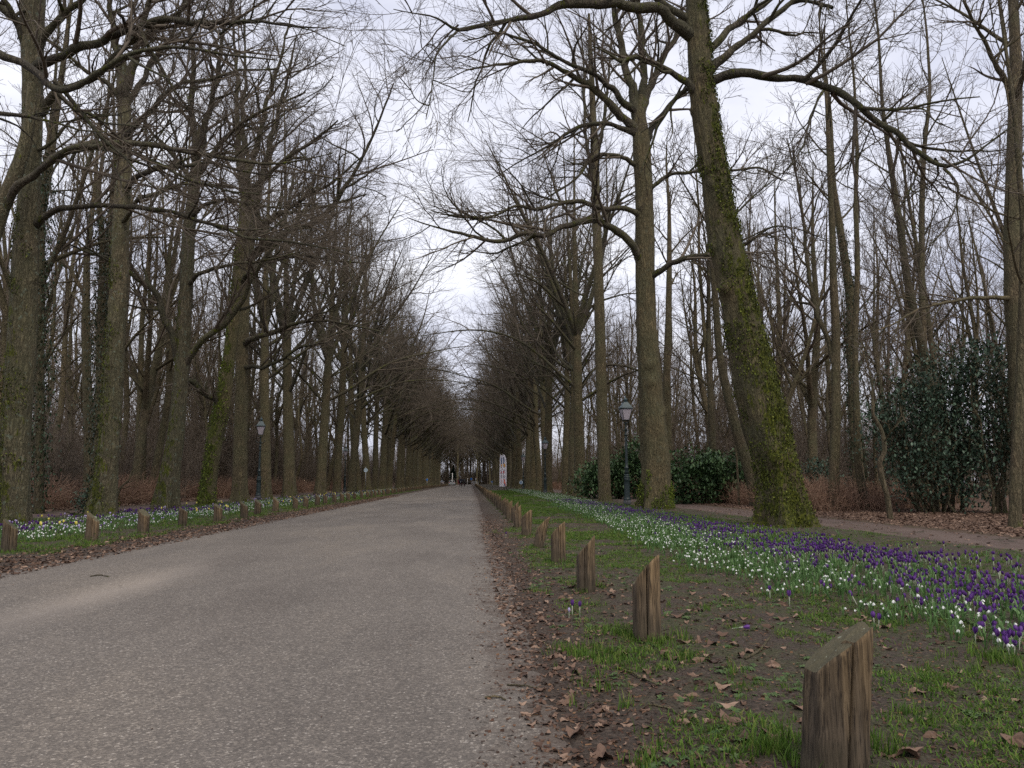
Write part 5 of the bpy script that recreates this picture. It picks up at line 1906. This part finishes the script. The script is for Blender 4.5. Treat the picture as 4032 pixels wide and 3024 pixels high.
# dense lush clumps: known places on the near right verge
CL = []
for (u, v, n, s_) in ((1350, 1375, 26, .10), (1385, 1385, 30, .11), (1430, 1392, 26, .11), (1240, 1410, 22, .12), (1290, 1425, 24, .13), (1340, 1430, 16, .12), (1475, 1440, 10, .07), (1195, 1215, 14, .13), (1265, 1272, 12, .08), (1290, 1275, 8, .06),
                      (1705, 1640, 30, .07), (1690, 1620, 14, .06), (1880, 1640, 18, .08), (2150, 1440, 26, .14), (2190, 1450, 28, .14), (1960, 1560, 14, .16), (2080, 1490, 16, .2), (1160, 1282, 8, .06), (1600, 1490, 8, .1), (1505, 1330, 6, .1), (1430, 1640, 12, .1), (1330, 1500, 12, .18), (1100, 1150, 16, .3)):
    c = ground_at(u, v)
    gg = np.random.default_rng(int(u * 7 + v))
    q = np.stack([c[0] + gg.normal(size=n) * s_, c[1] + gg.normal(size=n) * s_ * 1.2], 1)
    CL.append(q)
for X, Y in post_feet:
    if Y < 50:
        gg = np.random.default_rng(int(Y * 100))
        n = 9
        a = gg.uniform(0, 6.28, n)
        CL.append(np.stack([X + np.cos(a) * .13, Y + np.sin(a) * .13], 1))
CL = np.concatenate(CL)
gg = np.random.default_rng(3)
parts.append(scat(GT, np.stack([CL[:, 0], CL[:, 1], hgt(CL[:, 0], CL[:, 1])], 1), gg, .55, 1.15, .15, .004))
pos, gg = pick(12000, .8, 3.8, 2.3, 18, 71, 1.5, patchy(.1))
parts.append(scat(GS, pos, gg, .7, 1.6, .2, .002))
pos, gg = pick(3500, 1.0, 4.0, 2.3, 16, 72, 1.4, patchy(.36, 2.0, 43))
parts.append(scat(GT, pos, gg, .25, .6, .3, .003))
pos, gg = pick(16000, 1.6, 7.0, 13, 90, 73, 1.3, patchy(-.25, .8, 44))
parts.append(scat(GS, pos, gg, 1.4, 3.0, .3, .003))
pos, gg = pick(9000, 1.5, 4.6, 14, 80, 74, 1.2, patchy(-.1, .8, 44))
parts.append(scat(GT, pos, gg, .5, 1.0, .3, .003))
pos, gg = pick(15000, -12.5, -6.3, 8, 100, 75, 1.4, patchy(-.2, .9, 45))
parts.append(scat(GS, pos, gg, 1.4, 3.0, .3, .003))
pos, gg = pick(3500, -8.0, -6.2, 10, 90, 76, 1.4, patchy(.12, .7, 46))
parts.append(scat(GT, pos, gg, .5, 1.1, .3, .003))
pos, gg = pick(6000, 4.2, 8.3, 4, 24, 77, 1.3, patchy(.0, 1.2, 47))
parts.append(scat(GS, pos, gg, .9, 2.0, .3, .003))
tag(link('grass', make_mesh('grass', *join(parts), M['grass'], smooth=False)), 'Short green grass growing in tufts and patches on the verges', 'grass', kind='stuff')


# weeds: low rosettes
def rosette(seed, n=7, L=.05):
    gg = np.random.default_rng(seed)
    V, Q = [], []
    for i in range(n):
        a = i * 6.28 / n + gg.uniform(-.3, .3)
        l = L * gg.uniform(.7, 1.2)
        w = l * .22
        d = np.array([math.cos(a), math.sin(a), 0])
        s_ = np.array([-math.sin(a), math.cos(a), 0])
        o = len(V)
        for f, ww, z in ((.05, .25, .003), (.4, .8, .014), (.75, 1, .018), (1, .15, .008)):
            V.append(d * l * f + s_ * w * ww + np.array([0, 0, z]))
            V.append(d * l * f - s_ * w * ww + np.array([0, 0, z]))
        for k in range(3):
            Q.append((o + 2 * k, o + 2 * k + 1, o + 2 * k + 3, o + 2 * k + 2))
    return np.array(V), np.array(Q)


WT = [rosette(1), rosette(2, 9, .06), rosette(3, 5, .04)]
pos, gg = pick(2600, .6, 4.0, 2.3, 14, 81, 1.4, patchy(.1, 2.5, 48))
pos2, _ = pick(1500, 4.5, 8.3, 8, 30, 82, 1.2, patchy(.0, 1.5, 49))
tag(link('weeds', make_mesh('weeds', *scat(WT, np.concatenate([pos, pos2]), gg, .25, .75, .3), M['weed'], smooth=False)), 'Low leafy weed rosettes scattered over the verge soil', 'weeds', kind='stuff')


# dead leaves
def deadleaf(seed, lobes=4):
    gg = np.random.default_rng(seed)
    n = 16
    V = [(0, 0, .05)]
    for i in range(n):
        a = 2 * math.pi * i / n
        r = .5 * (1 + .16 * math.cos(lobes * a + gg.uniform(-.4, .4))) * gg.uniform(.72, 1.1)
        x, y = r * math.cos(a) * 1.3, r * math.sin(a) * .72
        V.append((x, y, .34 * math.sin(2.1 * a + seed) * r + gg.normal() * .06))
    Q = [(0, 1 + i, 1 + (i + 1) % n, 1 + (i + 1) % n) for i in range(n)]
    Q = [(0, 1 + i, 1 + (i + 1) % n, 1 + (i + 2) % n) for i in range(0, n, 2)]
    return np.array(V, float), np.array(Q)


DL = [deadleaf(1), deadleaf(2, 5), deadleaf(3, 3), deadleaf(4, 2)]


def edge_bias(x, y, gg):
    d = x - .36
    return gg.random(len(x)) < np.exp(-np.maximum(d, 0) / .4) * .9 + .05


pos, gg = pick(16000, .25, 3.2, 2.2, 22, 91, 1.5, edge_bias)
pos[:, 2] = np.maximum(pos[:, 2], 0) + .006
parts = [scat(DL, pos, gg, .012, .05, .5)]
pos, gg = pick(170, .5, 3.8, 2.3, 8, 92, 1.2)
pos[:, 2] += .012
parts.append(scat(DL, pos, gg, .05, .085, .35))
pos, gg = pick(5000, -6.7, -5.4, 8, 60, 93, 1.4)
pos[:, 2] = np.maximum(pos[:, 2], 0) + .008
parts.append(scat(DL, pos, gg, .03, .07, .5))
pos, gg = pick(11000, 10.5, 19, 12, 45, 94, 1.2, lambda x, y, q: ~on_path(x, y))
pos[:, 2] += .015
parts.append(scat(DL, pos, gg, .045, .10, .6))
pos, gg = pick(6000, -19, -14.9, 16, 60, 95, 1.2, lambda x, y, q: ~on_path(x, y))
pos[:, 2] += .015
parts.append(scat(DL, pos, gg, .07, .14, .6))
pos, gg = pick(700, 7.0, 11, 9, 40, 96, 1.2)
pos[:, 2] = np.maximum(pos[:, 2], .018) + .01
parts.append(scat(DL, pos, gg, .03, .08, .4))
tag(link('leaf_litter', make_mesh('leaf_litter', *join(parts), M['litter'], smooth=False)), 'Brown dead leaves strewn over verge edges and woodland floor', 'leaf litter', kind='stuff')

CR = [(np.array([(-.5, -.12, 0), (.5, -.08, .05), (.5, .1, .08), (-.5, .12, .02)], float), np.array([(0, 1, 2, 3)])),
      (np.array([(-.3, -.25, 0), (.3, -.2, .15), (.25, .3, .1), (-.3, .2, .0)], float), np.array([(0, 1, 2, 3)])),
      (np.array([(-.6, -.05, 0), (.6, -.05, .1), (.6, .05, .1), (-.6, .05, .0)], float), np.array([(0, 1, 2, 3)]))]


def edge_bias2(x, y, gg):
    d = np.abs(x - .5 + .15 * noise2(x, y, 1.1, 5, 2))
    return gg.random(len(x)) < np.exp(-d / .35) + .4 * (x > .5)


pos, gg = pick(75000, .0, 3.8, 2.1, 26, 97, 1.6, edge_bias2)
pos[:, 2] = np.maximum(pos[:, 2], 0) + .003
parts = [scat(CR, pos, gg, .008, .034, .5)]
pos, gg = pick(9000, -6.6, -5.3, 8, 60, 98, 1.4)
pos[:, 2] = np.maximum(pos[:, 2], 0) + .004
parts.append(scat(CR, pos, gg, .02, .06, .5))
pos, gg = pick(300, -5.4, .2, 2.4, 20, 99, 1.3)
pos[:, 2] = .004
parts.append(scat(CR, pos, gg, .006, .02, .3))
tag(link('debris', make_mesh('debris', *join(parts), M['crumbs'], smooth=False)), 'Fine dark bark and bud debris gathered along the asphalt edge', 'debris', kind='stuff')

# single large leaves and twigs in the foreground
g = np.random.default_rng(123)
LM = [make_mesh('fallen_leaf', V * np.array([1, 1, 1.4]), Q, M['litter'], smooth=False) for V, Q in [deadleaf(11), deadleaf(12, 5), deadleaf(13, 4), deadleaf(14, 6)]]
for i, (u, v, s_, lab) in enumerate(((2190, 1622, .12, 'Large lobed brown leaf at the bottom right corner'), (1675, 1612, .11, 'Curled pale leaf left of the large foreground post'), (1575, 1568, .10, 'Flat pinkish-brown leaf halfway between road edge and foreground post'),
                                     (1440, 1425, .10, 'Orange-brown leaf in the heap right of the second post foot'), (1400, 1455, .09, 'Greyish leaf in the heap below the second post'), (1240, 1590, .12, 'Big curled leaf near the bottom, close to the asphalt'),
                                     (1300, 1640, .12, 'Crumpled leaf at the bottom edge right of the asphalt'), (1225, 1520, .10, 'Leaf lying among twigs at the road edge'), (1960, 1650, .11, 'Upright dry leaf at the bottom right of the foreground post'),
                                     (1345, 1420, .10, 'Rounded leaf left of the second post grass'), (1510, 1400, .08, 'Small leaf on bare soil right of the second post'), (1170, 1345, .09, 'Leaf at the asphalt edge left of the crocus trio'))):
    p = ground_at(u, v)
    o = link('fallen_leaf', LM[i % 4], None, (p[0], p[1], max(float(hgt(p[0], p[1])), 0) + .012))
    o.scale = (s_, s_, s_)
    o.rotation_euler = (g.normal() * .25, g.normal() * .25, g.uniform(0, 6.28))
    tag(o, lab, 'leaf', 'large dead leaves in the foreground')
TW = [((1398, 1533), (1440, 1540), (1475, 1563), .005, 'bark_tan', 'Pale bent twig on the soil in the lower middle'), ((1048, 1510), (1070, 1508), (1092, 1514), .006, 'bark_tan', 'Short tan stick lying on the asphalt edge'),
      ((1095, 1481), (1130, 1484), (1165, 1490), .005, 'bark_tan', 'Tan broken stick at the road edge above the short one'), ((1330, 1445), (1380, 1470), (1420, 1490), .007, 'bark_forest', 'Grey stick below the second post'),
      ((1250, 1540), (1290, 1520), (1330, 1524), .003, 'bark_forest', 'Thin dark twig left of the pale bent twig'), ((1610, 1440), (1640, 1425), (1665, 1390), .008, 'bark_forest', 'Thick grey stick right of the second post'),
      ((1190, 1310), (1230, 1318), (1270, 1312), .004, 'bark_forest', 'Dark twig beneath the crocus trio'), ((1030, 1140), (1050, 1138), (1075, 1139), .004, 'bark_tan', 'Pale straw lying at the road edge near the fifth post'),
      ((1690, 1310), (1750, 1296), (1820, 1305), .004, 'bark_forest', 'Long thin twig in front of the snowdrops'), ((195, 1246), (215, 1243), (235, 1247), .007, 'bark_forest', 'Dark stick lying on the asphalt at the left')]
for a, b_, c, r_, mt, lab in TW:
    P = [ground_at(*q_) for q_ in (a, b_, c)]
    o0 = P[0].copy()
    pts_ = [(q_[0] - o0[0], q_[1] - o0[1], max(float(hgt(q_[0], q_[1])), 0) + r_ + .004 * (i == 1)) for i, q_ in enumerate(P)]
    rs = resample(pts_, 9, .002, g)
    m = MB()
    m.tube(rs, [r_] * 5 + [r_ * .8] * 4, 7)
    tag(m.build('fallen_twig', [M[mt]], None, (o0[0], o0[1], 0)), lab, 'twig', 'sticks and twigs on the ground')


# ------------------------------------------------------------------ flowers
def petal_cup(n, h, r, open_, z0=0, mat=0, droop=False, tip=.35):
    """n petals forming a cup; returns verts, quads"""
    V, Q = [], []
    for i in range(n):
        a = i * 2 * math.pi / n + (.5 if i % 2 else 0) * 0
        rad = np.array([math.cos(a), math.sin(a), 0])
        tan = np.array([-math.sin(a), math.cos(a), 0])
        o = len(V)
        for f, w, rr in ((0, .25, .25), (.35, .85, .85), (.7, .9, 1.0 + open_ * .5), (1, tip, .7 + open_)):
            z = (-f * h if droop else f * h)
            c = rad * r * rr + np.array([0, 0, z0 + z])
            ww = r * w * (6.28 / n) * .52
            V += [c - tan * ww, c + rad * r * .08, c + tan * ww]
        for k in range(3):
            for j in range(2):
                Q.append((o + 3 * k + j, o + 3 * k + j + 1, o + 3 * k + 3 + j + 1, o + 3 * k + 3 + j))
    return np.array(V), np.array(Q)


def stalk(path, r0, r1, n=4):
    P = np.array(path, float)
    return tubes(P[None], np.linspace(r0, r1, len(P))[None], n)


def strap(path, w):
    P = np.array(path, float)
    d = P[-1] - P[0]
    s_ = np.array([-d[1], d[0], 0])
    s_ /= max(np.linalg.norm(s_), 1e-6)
    K = len(P)
    V = []
    for k in range(K):
        ww = w * (1 if k < K - 1 else .25) * (.6 if k == 0 else 1)
        V += [P[k] - s_ * ww, P[k] + s_ * ww]
    Q = [(2 * k, 2 * k + 1, 2 * k + 3, 2 * k + 2) for k in range(K - 1)]
    return np.array(V), np.array(Q)


def crocus_parts(seed):
    gg = np.random.default_rng(seed)
    h = gg.uniform(.07, .095)
    op = gg.uniform(-.25, .25)
    bloom = petal_cup(6, gg.uniform(.042, .055), .0155, op, h)
    inner = petal_cup(3, .04, .010, 0, h)
    stem = stalk([(0, 0, -.01), (0, 0, h * .5), (0, 0, h + .006)], .0032, .005)
    lv = []
    for _ in range(5):
        a = gg.uniform(0, 6.28)
        l = gg.uniform(.05, .085)
        o = gg.uniform(.01, .035)
        lv.append(strap([(0.004 * math.cos(a), .004 * math.sin(a), -.005), (o * .3 * math.cos(a), o * .3 * math.sin(a), l * .5), (o * math.cos(a), o * math.sin(a), l)], .0022))
    return join([bloom, inner]), stem, join(lv)


def snow_parts(seed):
    gg = np.random.default_rng(seed)
    h = gg.uniform(.10, .14)
    a = gg.uniform(0, 6.28)
    ca, sa = math.cos(a), math.sin(a)
    stem = stalk([(0, 0, -.01), (0, 0, h * .5), (.004 * ca, .004 * sa, h * .92), (.014 * ca, .014 * sa, h), (.026 * ca, .026 * sa, h * .98)], .0022, .0014)
    v, q = petal_cup(4, gg.uniform(.020, .025), .0105, .45, 0, droop=True, tip=.55)
    v = v + np.array([.027 * ca, .027 * sa, h * .97])
    lv = []
    for _ in range(4):
        b_ = gg.uniform(0, 6.28)
        l = gg.uniform(.08, .13)
        o = gg.uniform(.02, .06)
        lv.append(strap([(.004 * math.cos(b_), .004 * math.sin(b_), -.005), (o * .25 * math.cos(b_), o * .25 * math.sin(b_), l * .5), (o * .65 * math.cos(b_), o * .65 * math.sin(b_), l * .9), (o * 1.1 * math.cos(b_), o * 1.1 * math.sin(b_), l * .92)], .0052))
    return (v, q), stem, join(lv)


CRO = [crocus_parts(600 + i) for i in range(5)]
SNO = [snow_parts(620 + i) for i in range(5)]
crm = [(make_mesh('bloom', *c[0], M['purple_petal']), make_mesh('stem', *c[1], M['pale_stem']), make_mesh('leaf_blades', *c[2], M['bulb_leaf'], smooth=False)) for c in CRO]
lilm = make_mesh('bloom', *CRO[0][0], M['lilac_petal'])
snm = [(make_mesh('bloom', *c[0], M['white_petal']), make_mesh('stem', *c[1], M['bulb_leaf']), make_mesh('leaf_blades', *c[2], M['bulb_leaf'], smooth=False)) for c in SNO]


def place_flower(nm, meshes, x, y, sc, lab, cat, group, g, tilt=.16):
    r = empty(nm, (x, y, float(hgt(x, y))), lab, cat, group, g.uniform(0, 6.28))
    r.rotation_euler[0], r.rotation_euler[1] = g.normal() * tilt, g.normal() * tilt
    r.scale = (sc, sc, sc)
    for n_, m_ in zip(('bloom', 'stem', 'leaf_blades'), meshes):
        link(n_, m_, r)
    return r


def lerp(y, ys_, xs_):
    return np.interp(y, ys_, xs_)


def snow_right(n, seed):
    gg = np.random.default_rng(seed)
    y = 4.0 + 96 * gg.random(n) ** 1.7
    x0 = lerp(y, [4, 5.4, 7, 10, 20, 40, 90], [3.35, 3.15, 2.85, 2.75, 3.35, 4.3, 4.7])
    x1 = lerp(y, [4, 5.5, 7, 10, 15, 25, 40, 60, 95], [4.2, 4.1, 4.25, 4.4, 4.6, 5.0, 6.2, 7.0, 7.0])
    x = x0 + (x1 - x0) * gg.random(n) + gg.normal(size=n) * .12
    d = noise2(x, y, 1.5, 51, 3)
    dens = lerp(y, [4, 6, 9, 14, 40], [.10, .14, .28, .55, .9])
    k = (gg.random(n) < dens * (.65 + .9 * d)) & in_view(np.stack([x, y, x * 0], 1), 20) & (np.abs(x - 9.45) > 1.2)
    return x[k], y[k]


def cro_right(n, seed):
    gg = np.random.default_rng(seed)
    y = 4.6 + 38 * gg.random(n) ** 1.7
    c = lerp(y, [4.6, 7, 10, 15, 20, 30, 43], [4.4, 4.9, 5.15, 5.2, 5.15, 5.2, 5.3])
    x = c + gg.normal(size=n) * lerp(y, [4.6, 9, 16, 43], [.75, .9, .55, .45])
    d = noise2(x, y, 1.2, 52, 3) + .7 * noise2(x, y, 4.5, 57, 2)
    k = (gg.random(n) < (.5 + 1.0 * d) * lerp(y, [4.6, 10, 16], [.5, .8, 1])) & (x > 3.3) & (x < 8.2) & in_view(np.stack([x, y, x * 0], 1), 20)
    return x[k], y[k]


def away(x, y, pts_, d):
    k = np.ones(len(x), bool)
    for (a, b_) in pts_:
        k &= (x - a) ** 2 + (y - b_) ** 2 > d * d
    return k


g = np.random.default_rng(321)
# traced single crocuses on the near verge
lone = [(1236, 1330, .95, crm[0], 'Tallest purple crocus of the trio by the third post'), (1252, 1334, .9, crm[1], 'Purple crocus on the right of the trio by the third post'), (1229, 1338, .7, (lilm, crm[2][1], crm[2][2]), 'Small pale lilac crocus left of the trio by the third post'),
        (1706, 1318, 1.05, crm[2], 'Lone purple crocus in front of the snowdrops, with dark closed bloom'), (1664, 1300, 1.0, crm[3], 'Purple crocus with white bud beside it in front of the snowdrops'), (1890, 1372, 1.1, crm[4], 'Purple crocus directly behind the large foreground post tip'), (1898, 1376, .95, crm[1], 'Shorter crocus just right of the one behind the foreground post'),
        (1092, 1162, .9, crm[3], 'Purple crocus low beside the far right posts')]
for u, v, s_, ms, lab in lone:
    p = ground_at(u, v)
    place_flower('crocus', ms, p[0], p[1], s_, lab, 'flower', 'single crocuses on the verge', g, .08)
p = ground_at(1585, 1378)
o = place_flower('crocus', crm[2], p[0], p[1], .9, 'Fallen purple crocus lying flat on bare soil', 'flower', 'single crocuses on the verge', g)
o.rotation_euler[1] = 1.45
o.location[2] += .02

x, y = cro_right(8500, 701)
k = away(x, y, [(7.2, 18.5)], 1.0)
x, y = x[k], y[k]
o_ = np.argsort(y)
x, y = x[o_], y[o_]
for i in range(min(290, len(x))):
    place_flower('crocus', crm[i % 5], x[i], y[i], g.uniform(.75, 1.0), 'Purple crocus in the dense near drift right of the snowdrops', 'flower', 'purple crocuses of the near drift', g)
rx, ry_ = x[290:], y[290:]
xl = []
gg = np.random.default_rng(702)
n = 5200
yl = 13 + 80 * gg.random(n) ** 1.5
xL = -8.0 - 3.8 * gg.random(n)
dl = noise2(xL, yl, .8, 53, 3)
kv = in_view(np.stack([xL, yl, xL * 0], 1), 20)
kp = kv & (dl > .25)
rxl, ryl = xL[kp], yl[kp]


def mass(pieces):
    Vs, Qs, ms, o = [], [], [], 0
    for (V, Q), mi in pieces:
        Vs.append(V)
        Qs.append(Q + o)
        ms.append(np.full(len(Q), mi))
        o += len(V)
    return np.concatenate(Vs), np.concatenate(Qs), np.concatenate(ms)


def flower_mass(name, tpl, x, y, mats, lab, seed, s0=.85, s1=1.2, leaves=1):
    gg = np.random.default_rng(seed)
    pos = np.stack([x, y, hgt(x, y)], 1)
    idx = gg.integers(0, len(tpl), len(x))
    pieces = []
    for t, (b_, s_, l_) in enumerate(tpl):
        p = pos[idx == t]
        if not len(p):
            continue
        rz, sc, ti = gg.uniform(0, 6.28, len(p)), gg.uniform(s0, s1, len(p)), gg.normal(size=len(p)) * .15
        pieces += [(scatter(*b_, p, rz, sc, ti), 0), (scatter(*s_, p, rz, sc, ti), 1), (scatter(*l_, p, rz, sc, ti), 2)]
    V, Q, mi = mass(pieces)
    tag(link(name, make_mesh(name, V, Q, mats, mi, smooth=False)), lab, 'flowers', kind='stuff')


flower_mass('crocus_drift', CRO, np.concatenate([rx]), np.concatenate([ry_]), [M['purple_petal'], M['pale_stem'], M['bulb_leaf']], 'Distant purple crocus drift running along the right verge', 711, .75, 1.05)
flower_mass('crocus_drift', CRO, rxl, ryl, [M['purple_petal'], M['pale_stem'], M['bulb_leaf']], 'Purple crocus drift between posts and trunks of the left row', 712, .9, 1.3)
kl = kv & (dl < .1) & (dl > -.02)
flower_mass('crocus_drift', CRO, xL[kl][::2], yl[kl][::2], [M['lilac_petal'], M['pale_stem'], M['bulb_leaf']], 'Pale lilac crocus drift among the left-hand flowers', 713, .9, 1.3)
ky = kv & (gg.random(n) < .02)
flower_mass('yellow_crocus_drift', CRO, xL[ky], yl[ky], [M['yellow_petal'], M['bulb_leaf'], M['bulb_leaf']], 'Few yellow blooms dotted among the left-hand flowers', 714, 1.3, 1.8)

x, y = snow_right(15000, 721)
k = away(x, y, [(7.2, 18.5)], 1.0)
x, y = x[k], y[k]
o_ = np.argsort(y)
x, y = x[o_], y[o_]
for i in range(min(290, len(x))):
    place_flower('snowdrop', snm[i % 5], x[i], y[i], g.uniform(.65, .98), 'White snowdrop in the loose near band behind the timber posts', 'flower', 'white snowdrops of the near band', g)
flower_mass('snowdrop_drift', SNO, x[290:], y[290:], [M['white_petal'], M['bulb_leaf'], M['bulb_leaf']], 'White snowdrop drift running far along the right verge', 722, .68, 1.0)
n = 4200
gg = np.random.default_rng(723)
yl2 = 10 + 90 * gg.random(n) ** 1.5
xl2 = -7.6 - 3.0 * gg.random(n)
k = in_view(np.stack([xl2, yl2, xl2 * 0], 1), 20) & (noise2(xl2, yl2, .7, 54, 3) > -.25)
flower_mass('snowdrop_drift', SNO, xl2[k], yl2[k], [M['white_petal'], M['bulb_leaf'], M['bulb_leaf']], 'White snowdrop drift behind the left-hand posts', 724, .75, 1.1)

# foliage of bulbs: extra leaves between flowers
lt = [c[2] for c in SNO]
xa, ya = snow_right(16000, 731)
yb = 5 + 30 * g.random(2600)
xb = 4.4 + g.normal(size=2600) * .9
k = (xb > 3.2) & (xb < 7.5)
xb, yb = xb[k], yb[k]
k = in_view(np.stack([xl2, yl2, xl2 * 0], 1), 20)
xc, yc = xl2[k] - .2, yl2[k] + .3
X_ = np.concatenate([xa, xb, xc])
Y_ = np.concatenate([ya, yb, yc])
tag(link('bulb_foliage', make_mesh('bulb_foliage', *scat(lt, np.stack([X_, Y_, hgt(X_, Y_)], 1), g, .8, 1.35, .2), M['bulb_leaf'], smooth=False)), 'Strap-shaped green bulb leaves between the flowers', 'foliage', kind='stuff')

# ------------------------------------------------------------------ sky, light, camera
w = bpy.data.worlds.new('World')
SC.world = w
w.use_nodes = True
nt = w.node_tree
bg = nt.nodes['Background']
sky = ND(nt, 'ShaderNodeTexSky', sky_type='NISHITA')
sky.sun_disc = False
SUN_EL, SUN_AZ = math.radians(56), math.radians(160)
sky.sun_elevation = SUN_EL
sky.sun_rotation = SUN_AZ
tc = ND(nt, 'ShaderNodeTexCoord')
mp = ND(nt, 'ShaderNodeMapping')
mp.inputs['Scale'].default_value = (1, 1, 2.6)
nt.links.new(tc.outputs['Generated'], mp.inputs['Vector'])
cn = NOI(nt, mp.outputs['Vector'], 2.4, 6, .55, .3)
cloud = RAMP(nt, cn, [(.3, (4.2, 4.4, 5.5)), (.5, (6.2, 6.3, 7.1)), (.7, (8.0, 8.05, 8.5))])
mixc = MIX(nt, .93, sky.outputs['Color'], cloud)
nt.links.new(mixc, bg.inputs['Color'])
bg.inputs['Strength'].default_value = .101

sun = bpy.data.lights.new('sun', 'SUN')
sun.energy = 1.5
sun.angle = math.radians(25)
sun.color = (1, .9, .74)
so = bpy.data.objects.new('sun', sun)
COL.objects.link(so)
so.rotation_euler = (math.radians(90) - SUN_EL, 0, math.radians(180) - SUN_AZ)

cam = bpy.data.cameras.new('camera')
cam.sensor_width = 36
cam.lens = 36 * F / 4032
cam.clip_end = 3000
cam.clip_start = .05
co = bpy.data.objects.new('camera', cam)
COL.objects.link(co)
co.location = CAM
co.rotation_euler = (math.pi / 2 + PITCH, 0, -YAW)
SC.camera = co

SC.view_settings.view_transform = 'Standard'
SC.view_settings.look = 'None'
SC.view_settings.exposure = .58
SC.view_settings.gamma = 1
SC.render.resolution_x, SC.render.resolution_y = 1024, 768
cyc = SC.cycles
cyc.max_bounces = 5
cyc.diffuse_bounces = 3
cyc.glossy_bounces = 2
cyc.transmission_bounces = 2
cyc.use_denoising = False
SC.render.filter_size = 1.3 if hasattr(SC.render, 'filter_size') else 1.5
